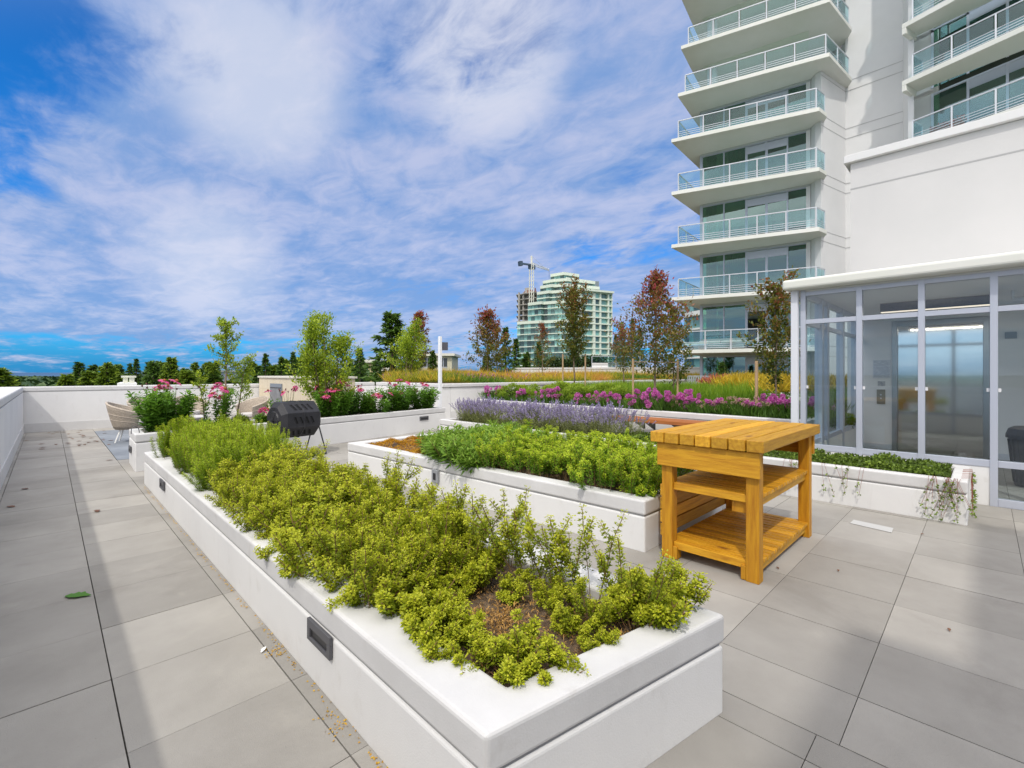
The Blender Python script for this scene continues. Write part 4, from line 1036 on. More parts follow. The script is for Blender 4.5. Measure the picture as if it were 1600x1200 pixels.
# dry twigs on the bare soil
lv=Leaves(); r=np.random.default_rng(77); n=1500
n=2600; x=r.uniform(1.16,1.82,n);y=r.uniform(1.04,2.2,n); lv.add(np.stack([x,y,.372+r.random(n)*.02],1),rdir(n,r)*[1,1,.35],r.uniform(.012,.035,n),r.uniform(.002,.006,n),r.random(n))
c=np.array([(1.25,1.33),(1.42,1.45),(1.33,1.5)]); idx=r.integers(0,3,900); P=np.concatenate([c[idx]+r.normal(0,.05,(900,2)),(.375+r.random((900,1))*.05)],1); lv.add(P,rdir(900,r,.6),r.uniform(.01,.03,900),r.uniform(.003,.008,900),r.random(900)*.8+.2)
o=mobj('dry_litter',lv.mesh('dry_litter'),fol('dry_litter',(.16,.08,.03),(.62,.36,.10),.1)); tag(o,'dry brown twigs and dead leaves on the bare soil at the near end of the front planter','plant litter',kind='stuff')
# rosemary
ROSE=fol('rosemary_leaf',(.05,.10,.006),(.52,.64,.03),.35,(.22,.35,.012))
def rosemary(seed,n=70,tall=.40,spread=.32):
    r=np.random.default_rng(seed); lv=Leaves(); st=[]
    for i in range(n):
        a=r.uniform(0,6.28);q=math.sqrt(r.random()); b=np.array([math.cos(a)*q*spread*.6,math.sin(a)*q*spread*.6,.0]); d=[math.cos(a)*q*.35+r.normal(0,.06),math.sin(a)*q*.35+r.normal(0,.06),1]
        L=tall*r.uniform(.6,1.1)*(1-.25*q); nodes=int(L/.011)
        shoot(lv,st,r,b,d,L,nodes,.006,.030,.006,bend=.35,tone0=.1,tone1=1.0,k=7,start=.12,up=.8)
    t=thing('rosemary_bush',(0,0,0),'','plant'); mobj('foliage',lv.mesh('foliage',.1,seed),ROSE,t); stems(st,'stems',STEMB,t,.002); return t
RP=[rosemary(60,70,.56,.34),rosemary(61,60,.60,.30),rosemary(62,60,.50,.34)]
sp=[]
y=4.95
while y<7.55:
    for x in (1.22,1.49,1.76):
        if y<4.7+(x-1.1)*1.2: continue
        sp.append((x+rr.uniform(-.05,.05),y+rr.uniform(-.06,.06),.37,rr.uniform(.85,1.05)))
    y+=.30
scatter(RP,sp,'upright bright green rosemary bush at the far end of the front planter','rosemary bushes at the far end of the front planter',rr)
scatter([rosemary(63,24,.30,.16)],[(1.17,7.58,.37,1.0,'small dull green rosemary shoot at the far left corner of the front planter')],'',"rosemary bushes at the far end of the front planter",rr)
# ---- middle planter: orange sedum, tarragon, oregano
lv=Leaves(); r=np.random.default_rng(81); n=26000
x=r.uniform(3.38,4.80,n);y=r.uniform(4.9,6.52,n); ok=((x-3.6)*.8+ (y-4.9)>.05)&~(((x-3.75)**2/.05+(y-5.95)**2/.06)<1)
x,y=x[ok],y[ok];n=len(x); h=.08*np.abs(np.sin(x*7+1)*np.cos(y*6))+.02*np.sin(x*19)*np.sin(y*17); lv.add(np.stack([x,y,.365+h+r.random(n)*.02],1),rdir(n,r,.9),.022,.010,r.random(n))
o=mobj('sedum_mat',lv.mesh('sedum'),fol('sedum',(.36,.14,.01),(.72,.42,.03),.25)); tag(o,'orange-brown creeping sedum mat at the far end of the middle planter','ground cover',kind='stuff')
TAR=fol('tarragon_leaf',(.05,.13,.015),(.34,.50,.06),.35,(.16,.30,.03))
def tarragon(seed):
    r=np.random.default_rng(seed); lv=Leaves(); st=[]
    for i in range(40):
        a=r.uniform(0,6.28);q=math.sqrt(r.random()); b=[math.cos(a)*q*.12,math.sin(a)*q*.12,0]; d=[math.cos(a)*q*1.0,math.sin(a)*q*1.0,1]
        shoot(lv,st,r,b,d,.32*r.uniform(.6,1.1),8,.02,.11,.021,k=4,start=.15,tone0=.1,tone1=.85)
    t=thing('tarragon_plant',(0,0,0),'','plant'); mobj('foliage',lv.mesh('foliage',.2,seed),TAR,t); stems(st,'stems',STEMB,t); return t
sp=[]
for yy in (4.05,4.35,4.65,4.92,5.12):
    xm=3.5
    x=3.50+max(0,(yy-4.85))*.9
    while x<4.85: sp.append((x+rr.uniform(-.06,.06),yy+rr.uniform(-.08,.08),.36,rr.uniform(.85,1.15))); x+=.27
scatter([tarragon(70),tarragon(71)],sp,'mid green narrow-leaved tarragon clump between the orange sedum and the oregano','tarragon clumps in the middle planter',rr)
YEL=fol('yellow_oregano',(.04,.12,.012),(.70,.80,.05),.35,(.17,.34,.022))
MP=[oregano_proto(s,.36,.22,14,.6,leaf=.0185,k=14,seg=.03,name='marjoram_plant',fmat=YEL,label='') for s in (90,91,92)]
sp=[]
y=2.15
while y<4.35:
    x=3.62 if y<3.2 else 3.56
    while x<4.85:
        if not(y>3.8 and x<3.7): sp.append((x+rr.uniform(-.06,.06),y+rr.uniform(-.06,.06),.36,rr.uniform(.85,1.15)))
        x+=.235
    y+=.235
scatter(MP,sp,'lime yellow flowering marjoram plant in the near half of the middle planter','marjoram plants in the middle planter',rr)
scatter([oregano_proto(95,.14,.16,16,1.2,leaf=.022,k=12,name='marjoram_plant',fmat=YEL,label='')],[(3.66,2.08,.37,1.0,'low lime green marjoram tuft in the corner nearest the orange table')],'','marjoram plants in the middle planter',rr)
# ---- lavender
LAVF=fol('lavender_foliage',(.11,.15,.04),(.38,.40,.15),.3); LAVP=fol('lavender_flower',(.24,.20,.36),(.58,.50,.74),.3)
def lavender(seed):
    r=np.random.default_rng(seed); lv=Leaves(); fl=Leaves(); st=[]
    for i in range(90):
        a=r.uniform(0,6.28);q=math.sqrt(r.random()); b=np.array([math.cos(a)*q*.12,math.sin(a)*q*.12,0]); d=[math.cos(a)*q*.8,math.sin(a)*q*.8,1]
        L=r.uniform(.3,.52); pts=shoot(lv,st,r,b,d,L,9,.006,.035,.005,k=3,start=.05,up=.5)
        P=np.array([pts[-1]+(pts[-2]-pts[-1])*f for f in np.linspace(-.6,.9,9)]); P=np.repeat(P,4,0); fl.add(P,rdir(len(P),r,.5),.016,.011,r.random(len(P)))
    for i in range(160):
        a=r.uniform(0,6.28);q=math.sqrt(r.random()); lv.add([[math.cos(a)*q*.2,math.sin(a)*q*.2,r.uniform(.02,.2)]]*3,rdir(3,r,1),.06,.006,r.random(3))
    t=thing('lavender_plant',(0,0,0),'','plant'); mobj('foliage',lv.mesh('foliage',.1,seed),LAVF,t); mobj('flower_spikes',fl.mesh('fl',.2,seed),LAVP,t); stems(st,'stems',LAVF,t,.0013); return t
sp=[]
y=4.35
while y<8.45:
    for x in (6.62,6.98): sp.append((x+rr.uniform(-.06,.06),y+rr.uniform(-.1,.1),.36,rr.uniform(.9,1.15),'%s purple lavender plant from the bench end in the %s row of its planter'%(ORD[round((y-4.35)/.36)],'front' if x<6.8 else 'back')))
    y+=.36
scatter([lavender(100),lavender(101),lavender(102)],sp,'purple flowering lavender plant in the planter left of the lobby','lavender plants in the planter left of the lobby',rr)
# green filler behind the marjoram in the lavender planter
# ---- creeper (strawberry / stonecrop) groundcover with hanging runners
CRE=fol('creeper_leaf',(.05,.08,.015),(.34,.46,.06),.3,(.16,.25,.03))
lv=Leaves(); r=np.random.default_rng(110); n=26000
x=r.uniform(6.38,7.24,n);y=r.uniform(.26,4.3,n); hh=.05+.04*np.sin(x*9+y*3)*np.sin(y*5+1)+.02*np.sin(y*17)
lv.add(np.stack([x,y,.37+np.clip(hh,0,1)*r.random(n)**.5+.01],1),rdir(n,r,.8),r.uniform(.022,.045,n),r.uniform(.018,.034,n),r.random(n)*(.4+.6*(hh/.11)))
o=mobj('creeper',lv.mesh('creeper',.2),CRE); tag(o,'low dark green creeper carpeting the planter below the lobby glass','ground cover',kind='stuff')
def runners():
    r=np.random.default_rng(4); RED=mat('runner_red',(.30,.10,.07),.7)
    specs=[]
    for k in range(24): specs.append((6.25,.16+abs(r.normal(0,.12)),r.uniform(.15,.42),0))
    for k in range(16): specs.append((6.25,r.uniform(.85,1.7),r.uniform(.12,.36),0))
    for k in range(6): specs.append((6.25,r.uniform(2.2,3.6),r.uniform(.06,.15),0))
    for k in range(14): specs.append((r.uniform(6.35,7.0),.11,r.uniform(.15,.45),1))
    grp=[(0,24,'tangle of thin red creeper runners hanging over the creeper planter corner'),(24,40,'spray of red runners hanging down the front of the creeper planter, left of its corner'),(40,46,'few short creeper runners hanging over the planter edge behind the table'),(46,60,'red creeper runners trailing down the end face of the creeper planter beside the lobby frame')]
    for a,b,lab in grp:
        lv=Leaves(); q=M()
        for (x,y,L,side) in specs[a:b]:
            n=6; p=np.array([x+(.05 if not side else 0),y+(0 if not side else .05),.43]); pts=[p.copy()]
            out=np.array([-1,0,0.]) if not side else np.array([0,-1,0.])
            sw=r.uniform(-.4,.4)
            lat=np.array([0,1,0.]) if not side else np.array([1,0,0.])
            p=p+out*.07+np.array([0,0,.012]); pts.append(p.copy())
            for i in range(n): p=p+np.array([0,0,-L/n])+lat*sw*L/n+out*r.uniform(-.003,.006); pts.append(p.copy())
            q.tube([tuple(v) for v in pts],.0014,4,cap=False)
            for i in list(range(2,len(pts))):
                if r.random()<.24 or i==len(pts)-1:
                    k=5; lv.add(np.repeat([pts[i]+out*.008],k,0)+r.normal(0,.006,(k,3)),rdir(k,r)+out*.5,.024,.018,r.uniform(.2,.9,k))
        st=q.build('creeper_runners',RED); tag(st,lab,'creeper')
        f=mobj('leaves',lv.mesh('leaves',.2),CRE,st)
runners()
# ---- coneflowers
CONF=fol('coneflower_leaf',(.035,.10,.010),(.24,.45,.04),.35,(.11,.25,.02))
PETAL=fol('pink_petal',(.66,.03,.22),(.88,.22,.44),.4); CONE=mat('cone_orange',(.40,.12,.03),.8,(.16,.04,.03),60)
def flower_mesh():
    lv=Leaves(); r=np.random.default_rng(1); k=13; a=np.arange(k)*6.283/k
    D=np.stack([np.cos(a),np.sin(a),np.full(k,-.35)],1); lv.add(D*[.012,.012,0]+[0,0,.004],D,.054,.021,r.random(k)); return lv.mesh('petals',.12,2)
PM=flower_mesh(); CM=M().ball((0,0,.010),.017,10,6,.85)
def flower(parent,p,tilt,s=1.0,cache={}):
    o=mobj('flower',PM,PETAL,parent); o.location=p; o.rotation_euler=tilt; o.scale=(s,)*3
    if 'c' not in cache:
        c=CM.build('cone',CONE,o,local=True,smooth=True); cache['c']=c.data
    else: c=mobj('cone',cache['c'],CONE,o)
    return o
def coneflower(loc,w,h,n,nf,seed,label,buds=6,fh=(.75,1.15),s=1.0,leafL=.09,facing=1):
    r=np.random.default_rng(seed); t=thing('coneflower_plant',loc,label,'flowering plant','coneflower plants in the far planter')
    lv=Leaves(); st=[]
    for i in range(n):
        a=r.uniform(0,6.28);q=math.sqrt(r.random()); b=np.array([math.cos(a)*q*w*.35,math.sin(a)*q*w*.35,0]); d=[math.cos(a)*q*.55*w/h,math.sin(a)*q*.55*w/h,1]
        shoot(lv,st,r,b,d,h*r.uniform(.6,1.0),10,.02,leafL*1.15,leafL*.42,k=5,start=.08,tone0=.1,tone1=.8)
    tips=[]
    for i in range(nf+buds):
        a=r.uniform(0,6.28);q=math.sqrt(r.random()); b=np.array([math.cos(a)*q*w*.2,math.sin(a)*q*w*.2,h*.3]); tip=np.array([math.cos(a)*q*w*.55,math.sin(a)*q*w*.55,h*r.uniform(*fh)])
        tip=tip-np.array([FX,FY,0])*w*.18
        st.append([tuple(b),tuple((b+tip)/2+r.normal(0,.01,3)),tuple(tip)]); tips.append(tip)
    mobj('foliage',lv.mesh('foliage',.2,seed),CONF,t); stems(st,'stems',CONF,t,.003)
    for tip in tips[:nf]: flower(t,tuple(tip),(r.normal(.35,.25),r.normal(-.1,.3),r.uniform(0,6)),1.25*s*r.uniform(.85,1.2))
    bm=M()
    for tip in tips[nf:]: M().ball(tip,.014,8,5,1.2).build('seed_head',mat('seed_head',(.08,.04,.035),.8,(.15,.05,.05),30),t,local=True)
    return t
def onB(s,k=.43): # point along the back planter
    p=p0+e_*s+n_*k; return p.x,p.y
e_,n_=e,nn
e_=Vector((math.cos(an),math.sin(an))); n_=Vector((-e_.y,e_.x))
def PBloc(u,k=.4,z=.5):
    # intersect image column with a line inside the planter
    A=p0+n_*k; s=frac(u,A,A+e_); q=A+e_*s; return (q.x,q.y,z)
coneflower(PBloc(257,.42),.54,.70,64,5,1,'big dense coneflower clump with four pink flowers at the left end of its planter',8,(1.0,1.2),1.3,.10)
coneflower(PBloc(298,.22),.16,.14,8,3,2,'tiny magenta coneflower tuft right of the big clump',0,(.9,1.4),1.0,.06)
coneflower(PBloc(340,.5),.45,.72,20,9,3,'tall coneflower plant with pink blooms tangled in the thin sapling',3,(.7,1.12),1.2,.07)
coneflower(PBloc(412,.3),.2,.22,9,3,4,'small coneflower plant just left of the compost tumbler',2,(.9,1.5),1.1,.07)
coneflower(PBloc(450,.5),.6,.5,16,3,5,'coneflower plant whose tips show above the compost tumbler',7,(1.1,1.35),1.0,.07)
coneflower(PBloc(520,.35),.66,.70,40,12,6,'bushy coneflower plant with many pink blooms right of the compost tumbler',3,(.5,1.15),1.35,.09)
coneflower(PBloc(556,.55),.70,.66,40,6,7,'coneflower plant with pink blooms in front of the far wall, third from the lamp post',4,(.7,1.15),1.1,.09)
coneflower(PBloc(590,.3),.5,.40,24,6,8,'low coneflower plant with pale pink blooms before the white wall',2,(.7,1.2),1.3,.08)
coneflower(PBloc(622,.45),.68,.74,44,8,9,'tall coneflower plant with dark pink blooms, second from the lamp post',6,(.55,1.1),1.2,.10)
coneflower(PBloc(660,.4),.62,.64,36,5,10,'coneflower plant with drooping blooms beside the white lamp post',7,(.8,1.12),1.2,.10)
SHR=fol('shrub_leaf',(.05,.09,.015),(.28,.36,.04),.3)
def cushion(loc,w,h,label,seed,n=1400,fm=None,leaf=.035):
    r=np.random.default_rng(seed); lv=Leaves(); a=rdir(n,r); a[:,2]=abs(a[:,2]); P=a*[w/2,w/2,h]*(r.random((n,1))**.25)*(1+.12*np.sin(a[:,[0]]*9)*np.sin(a[:,[1]]*8)); lv.add(P,a+r.normal(0,.5,(n,3)),leaf,leaf*.55,r.random(n)*.5+.5*a[:,2])
    t=thing('low_shrub',loc,label,'shrub','low rounded shrubs in the far planter'); mobj('foliage',lv.mesh('foliage',.2,seed),fm or SHR,t)
    q=M()
    for k in range(7): x=math.cos(k*.9)*w*.3;y=math.sin(k*.9)*w*.3; q.tube([(0,0,0),(x*.6,y*.6,h*.4),(x,y,h*.75)],.006,5)
    q.build('stems',BARK,t,local=True); return t
cushion(PBloc(375,.35),.36,.20,'small rounded yellow-topped shrub between the thin sapling and the tumbler',1)
cushion(PBloc(318,.3),.5,.16,'low dark green shrub at the foot of the tall pink coneflower',2,fm=CONF)
# wire loop at the left corner
x,y,_=PBloc(213,.2); m=M(); m.tube([(x-.06,y,.55),(x-.06,y,.62),(x-.02,y,.66),(x+.03,y+.02,.62),(x+.04,y+.02,.55)],.006,6); tag(m.build('wire_loop',DGREY),'grey wire loop on the left corner of the coneflower planter','wire')
# ================================================================== TREES
def sapling(loc,h,label,seed,fm,w=.5,n=2600,leaf=.05,trunk=.018,bare=.3,name='sapling',lean=(0,0),branches=16,multi=1,group=None,taper=.6,cat='tree',stakes=False,tone=None,upb=.9):
    r=np.random.default_rng(seed); t=thing(name,loc,label,cat,group); q=M(); lv=Leaves(); br=[]
    for s_ in range(multi):
        a=r.uniform(0,6.28); o=np.array([math.cos(a),math.sin(a),0])*(.0 if multi==1 else w*.12); hh=h*(1 if s_==0 else r.uniform(.65,.95))
        pts=[o.copy()]; N=9; l=np.array([lean[0],lean[1],0])+ (o*1.6 if multi>1 else 0)
        for i in range(1,N+1): pts.append(o+l*(i/N)+np.array([r.normal(0,.012)*h*.3,r.normal(0,.012)*h*.3,hh*i/N]))
        q.tube([tuple(p) for p in pts],[trunk*(1-.85*i/N)+.002 for i in range(N+1)],7)
        nb=max(4,branches//multi)
        for b in range(nb):
            s=bare+(1-bare)*(b+.5)/nb; k=min(int(s*N),N-1); p=pts[k]+(pts[k+1]-pts[k])*(s*N-k); a=b*2.4+r.uniform(-.4,.4)
            prof=(1-((s-bare)/(1-bare))**1.3*taper)*(.55+.45*min(1,(s-bare)/.15+.2)); L=w*.5*prof*r.uniform(.55,1.3)
            d=np.array([math.cos(a),math.sin(a),upb*r.uniform(.6,1.2)]); d/=np.linalg.norm(d); e2=p+d*L*1.25; mid=p+d*L*.6+np.array([0,0,-.02*L])
            q.tube([tuple(p),tuple(mid),tuple(e2)],[trunk*.35*(1-s*.5),trunk*.2,.0025],5); br.append((p,mid,e2,s))
        br.append((pts[-3],pts[-2],pts[-1],1.0))
    per=n//len(br)
    for (p,m_,e2,s) in br:
        tt=r.random(per)**.7; P=np.where(tt[:,None]<.5,p+(m_-p)*(tt[:,None]*2),m_+(e2-m_)*((tt[:,None]-.5)*2)); P=P+r.normal(0,w*.045,(per,3))
        T=r.random(per)*.6+(.4*tt) if tone is None else tone(s,tt,r.random(per))
        lv.add(P,rdir(per,r,.3)+(e2-p)/np.linalg.norm(e2-p)*.6,leaf*r.uniform(.7,1.2,per),leaf*.5*r.uniform(.8,1.2,per),T)
    q.build('trunk',BARK,t,local=True,smooth=True); mobj('crown',lv.mesh('crown',.2,seed),fm,t)
    if stakes:
        for sx in (-1,1):
            x,y=RX*sx*stakes,RY*sx*stakes; M().tube([(x,y,0),(x,y,h*.36)],.028,8).build('stake',STAKE,t,local=True)
        M().tube([(RX*stakes,RY*stakes,h*.33),(-RX*stakes,-RY*stakes,h*.335)],.010,6).build('tie',STAKE,t,local=True)
    return t
LIME=fol('lime_leaf',(.10,.18,.015),(.56,.64,.05),.45,(.28,.40,.03))
REDG=fol('red_green_leaf',(.06,.12,.015),(.40,.07,.08),.35,(.20,.20,.03))
# top-down: lower leaves green, outer/upper leaves red
redtone=lambda s,tt,rn: np.clip(.12+.55*s+.25*tt+.5*(rn-.5),0,1)
grtone=lambda s,tt,rn: np.clip(.05+.4*s+.2*tt+.6*(rn-.5),0,1)
def atp(u,v0,d): return at(u,v0,d)
x,y,z=PBloc(353,.45); 
sapling((x,y,.5),1.85,'thin young tree with a single pale stem, left of the cream tiled block',5,LIME,.62,1500,.055,.02,.52,branches=15,group=None,taper=.55)
sapling((PBloc(368,.6)[0],PBloc(368,.6)[1],.5),1.2,'small leafy sapling leaning right beside the thin single-stemmed tree',6,LIME,.75,1100,.05,.014,.35,branches=12,lean=(.18,.05))
sapling((PBloc(322,.5)[0],PBloc(322,.5)[1],.5),.95,'short yellowing sapling leaning left of the thin single-stemmed tree',7,LIME,.4,420,.05,.010,.35,branches=7,lean=(-.12,-.05))
x,y,z=PBloc(516,.62); sapling((x,y,.5),2.25,'broad multi-stemmed lime green shrub tree behind the coneflowers',8,LIME,1.45,11000,.066,.02,.05,branches=64,multi=7,taper=.9,upb=1.3)
x,y,z=at(632,600,19.5); sapling((x,y,1.1),2.35,'lime green young tree on the meadow in front of the tall conifer',9,LIME,1.7,5200,.10,.03,.1,branches=34,multi=4,taper=.6)
x,y,z=at(655,590,22); sapling((x,y,1.15),3.1,'red-leaved narrow tree just left of the white lamp post',10,REDG,1.5,1700,.14,.03,.15,branches=22,taper=.75,tone=redtone)
x,y,z=at(640,590,24); sapling((x,y,1.15),2.3,'low red-brown tree left of the narrow red tree',11,REDG,1.5,1500,.11,.03,.15,branches=14,tone=redtone)
x,y,z=at(762,590,26); sapling((x,y,1.2),3.6,'red-tipped bushy tree on the meadow right of the cream low-rise',12,REDG,2.5,3000,.16,.04,.1,branches=30,taper=.75,tone=redtone)
x,y,z=at(848,590,28); sapling((x,y,1.2),3.2,'slight red-green tree before the left corner of the distant tower',13,REDG,1.5,1000,.13,.03,.1,branches=18,taper=.85,tone=redtone)
x,y,z=at(776,590,30); sapling((x,y,1.2),3.3,'rust-leaved tree squeezed between two dark conifers',14,REDG,1.8,1800,.13,.03,.1,branches=16,taper=.7,tone=redtone)
x,y,z=at(897,600,15.8); sapling((x,y,1.0),3.15,'staked tree with a dense green and red crown before the distant tower',15,REDG,1.45,5000,.10,.028,.24,branches=34,taper=.45,stakes=.38,tone=grtone,upb=1.3)
x,y,z=at(1024,615,12.6); sapling((x,y,.62),3.45,'tall staked tree with purple-red leaves left of the white tower',16,REDG,2.1,4200,.10,.032,.2,branches=34,taper=.92,stakes=.6,tone=redtone,upb=.7)
x,y,z=at(1052,615,14.5); sapling((x,y,.62),2.9,'bushy red and green tree right behind the tall purple-red one',17,REDG,1.5,2400,.10,.025,.15,branches=20,taper=.6,tone=grtone)
x,y,z=at(975,600,21); sapling((x,y,1.0),2.4,'low spreading rust-red tree on the meadow right of the distant tower',18,REDG,2.1,1500,.11,.03,.2,branches=20,taper=.5,tone=redtone)
x,y,z=at(1213,620,10.2); sapling((x,y,.62),2.75,'staked tree with green lower leaves and rusty top beside the glass lobby corner',19,REDG,1.35,2700,.095,.022,.2,branches=24,taper=.6,stakes=False,tone=grtone)
x,y,z=at(1182,620,9.6); M_=M().tube([(x,y,.5),(x,y,1.72)],.032,8); tag(M_.build('tree_stake',STAKE),'brown round stake left of the small tree near the lobby corner','stake')
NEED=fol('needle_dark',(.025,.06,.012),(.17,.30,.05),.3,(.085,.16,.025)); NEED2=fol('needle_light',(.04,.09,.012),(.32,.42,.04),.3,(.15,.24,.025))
def conifer_mesh(seed,w=4.4,n=9000,leaf=.20,ragged=.25,h=7.0,base=-16):
    r=np.random.default_rng(seed); lv=Leaves(); q=M(); q.tube([(0,0,base),(0,0,0),(0,0,h*.5),(0,0,h*.99)],[.30,.20,.11,.02],7)
    nb=130; per=n//nb
    for b in range(nb):
        s=(b/nb)**1.05; z=h*(1-s)*.0+h*s; L=w*.5*(1-s)**1.05*r.uniform(1-ragged*1.7,1+ragged)+.06; a=b*2.4+r.uniform(-.5,.5)
        p=np.array([0,0,z]); tip=np.array([math.cos(a)*L,math.sin(a)*L,z-L*r.uniform(.05,.30)+.25*L*(s>.8)]); tt=r.random(per)**.7
        P=p+(tip-p)*tt[:,None]; P[:,2]-=.10*L*np.sin(tt*3.1); P+=r.normal(0,.03+.045*L,(per,3))*[1,1,.5]
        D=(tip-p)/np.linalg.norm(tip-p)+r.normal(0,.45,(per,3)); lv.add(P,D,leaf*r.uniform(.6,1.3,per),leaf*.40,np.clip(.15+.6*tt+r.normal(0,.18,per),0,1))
    return lv.mesh('crown',.15,seed),q
def round_mesh(seed,h=8,w=6,n=4200,leaf=.32):
    r=np.random.default_rng(seed); lv=Leaves(); q=M(); q.tube([(0,0,0),(.1,0,h*.5),(0,0,h*.8)],[h*.03,h*.018,.03],7)
    for c in range(26):
        a=rdir(1,r)[0]; z=h*.60+a[2]*h*.36; p=np.array([a[0]*w*.42,a[1]*w*.42,z])*[(1-.3*max(0,a[2]))]*1; rad=w*r.uniform(.12,.2); k=n//26
        d=rdir(k,r); lv.add(p+d*rad*(r.random((k,1))**.35),d+r.normal(0,.5,(k,3)),leaf*r.uniform(.6,1.2,k),leaf*.6,np.clip(.45+.35*d[:,2]+r.normal(0,.2,k),0,1))
        q.tube([(0,0,h*.4),tuple(p)],[h*.012,.03],5)
    return lv.mesh('crown',.15,seed),q
def tree_proto(name,me,q,fm):
    t=thing(name,(0,0,0),'','tree'); o=mobj('crown',me,fm,t); q.build('trunk',BARK,t,local=True); return t
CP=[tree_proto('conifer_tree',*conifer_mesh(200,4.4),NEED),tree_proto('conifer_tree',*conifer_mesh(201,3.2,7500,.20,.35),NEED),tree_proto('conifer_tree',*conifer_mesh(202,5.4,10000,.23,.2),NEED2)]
RPp=[tree_proto('leafy_tree',*round_mesh(210),fol('leafy_dark',(.04,.10,.012),(.30,.42,.04),.3,(.14,.24,.02)))]
usedT=set()
def put_tree(kind,u,v,d,wpx,label,h=None,group='trees beyond the terrace'):
    # top of the tree at image row v, visible width wpx at the parapet level
    protos=CP if kind<3 else RPp; p=protos[kind if kind<3 else 0]; zt=1.455+(584-v)*d/731.; x,y=cw(u,d); wn=wpx*d/731.
    if kind<3:
        W0=(4.4,3.2,5.4)[kind]; vis=max(.15,min(1,(zt-.9)/7)); sx=wn/(W0*vis**.75); sx=max(.45,min(sx,3.0)); sz=max(.55,min(2.0,sx*1.1)); zb=zt-7*sz
    else: sx=wn/6; sz=(zt+14)/8; zb=-14
    if (kind) not in usedT: usedT.add(kind); o=p
    else: o=copy_tree(p,(0,0,0))
    o.location=(x,y,zb); o.rotation_euler=(0,0,u*.37); o.scale=(sx,sx,sz); o['label']=label; o['group']=group
rt=random.Random(5)
big=[(2,-2,577,48,60,'rounded dark green conifer at the far left edge, left of the terrace corner'),(1,22,588,70,26,'small dark conifer beside the leftmost tree'),
 (2,105,586,62,30,'yellow-green low conifer nearest the blue hills'),(2,142,581,66,40,'broad mid green conifer, second right of the blue hills'),(2,167,568,58,44,'broad yellow-green conifer with a spiky top above the far parapet'),(0,187,571,70,24,'narrow dark conifer just left of the rooftop vents'),
 (1,213,561,85,20,'slender dark conifer with a pointed top right of the rooftop vents'),(1,203,568,90,16,'thin dark conifer behind the rooftop vents'),(0,240,566,62,34,'mid green conifer left of the largest yellow-green one'),(2,267,560,52,50,'large bright conifer rising above the big coneflower clump'),
 (2,292,580,60,34,'low yellow-green conifer left of the white open-decked building'),(0,313,577,80,20,'small dark conifer beside the white open-decked building'),(3,388,566,40,44,'leafy light green tree between the thin sapling and the dark conifers'),
 (1,415,553,60,24,'dark pointed conifer above the left end of the tiled block'),(1,403,572,66,18,'short dark conifer at the left end of the dark row'),(0,440,558,56,30,'dark conifer above the tiled block door'),(1,458,550,60,22,'narrow dark conifer in the row above the tiled block'),(0,474,556,54,34,'dark conifer left of the broad lime shrub tree'),
 (0,497,560,52,36,'dark conifer mostly hidden by the broad lime shrub tree'),(0,562,545,52,34,'blue-green conifer right of the broad lime shrub tree'),(3,590,560,44,50,'dark leafy tree at the foot of the tall ragged conifer'),(0,612,489,40,150,'tall ragged conifer, the highest tree left of the lamp post'),
 (1,676,548,46,26,'thin dark conifer right behind the white lamp post'),(0,646,566,48,30,'dark conifer behind the narrow red-leaved tree'),(0,790,512,40,44,'dark conifer with a tall point between the red trees and the distant tower'),(1,806,530,44,30,'dark conifer hiding the lower left corner of the distant tower'),(0,822,552,42,40,'squat conifer in front of the foot of the distant tower'),(0,842,534,48,30,'green conifer in front of the left glass face of the distant tower'),
 (0,760,556,46,34,'dark conifer behind the red-tipped bushy tree'),(0,972,503,70,30,'dark conifer just right of the distant tower'),(0,988,498,64,36,'tallest dark conifer right of the distant tower'),(1,1000,512,60,30,'dark conifer behind the tall purple-red tree'),(0,962,522,75,24,'short dark conifer touching the right edge of the distant tower'),
 (3,1090,560,30,30,'small green tree at the left foot of the main tower'),(0,1128,566,22.5,12,'small dark conifer before the ground-floor windows of the main tower')]
for k,u,v,d,w,lab in big:
    if d<23.5: put_tree(k,u,v,d,w*1.3,lab)
    else: put_tree(k,u,v,d,w*1.25,lab)
for k in range(46):
    u=(rt.uniform(112,340) if k<28 else rt.uniform(385,500)) if k<40 else rt.uniform(540,640)
    put_tree(rt.choice((0,1,2,2)),u,rt.uniform(564,584) if k<28 else rt.uniform(556,574),rt.uniform(60,100),rt.uniform(34,56),'one of the plain firs crowding the skyline beyond the far parapet',group='plain firs on the skyline')
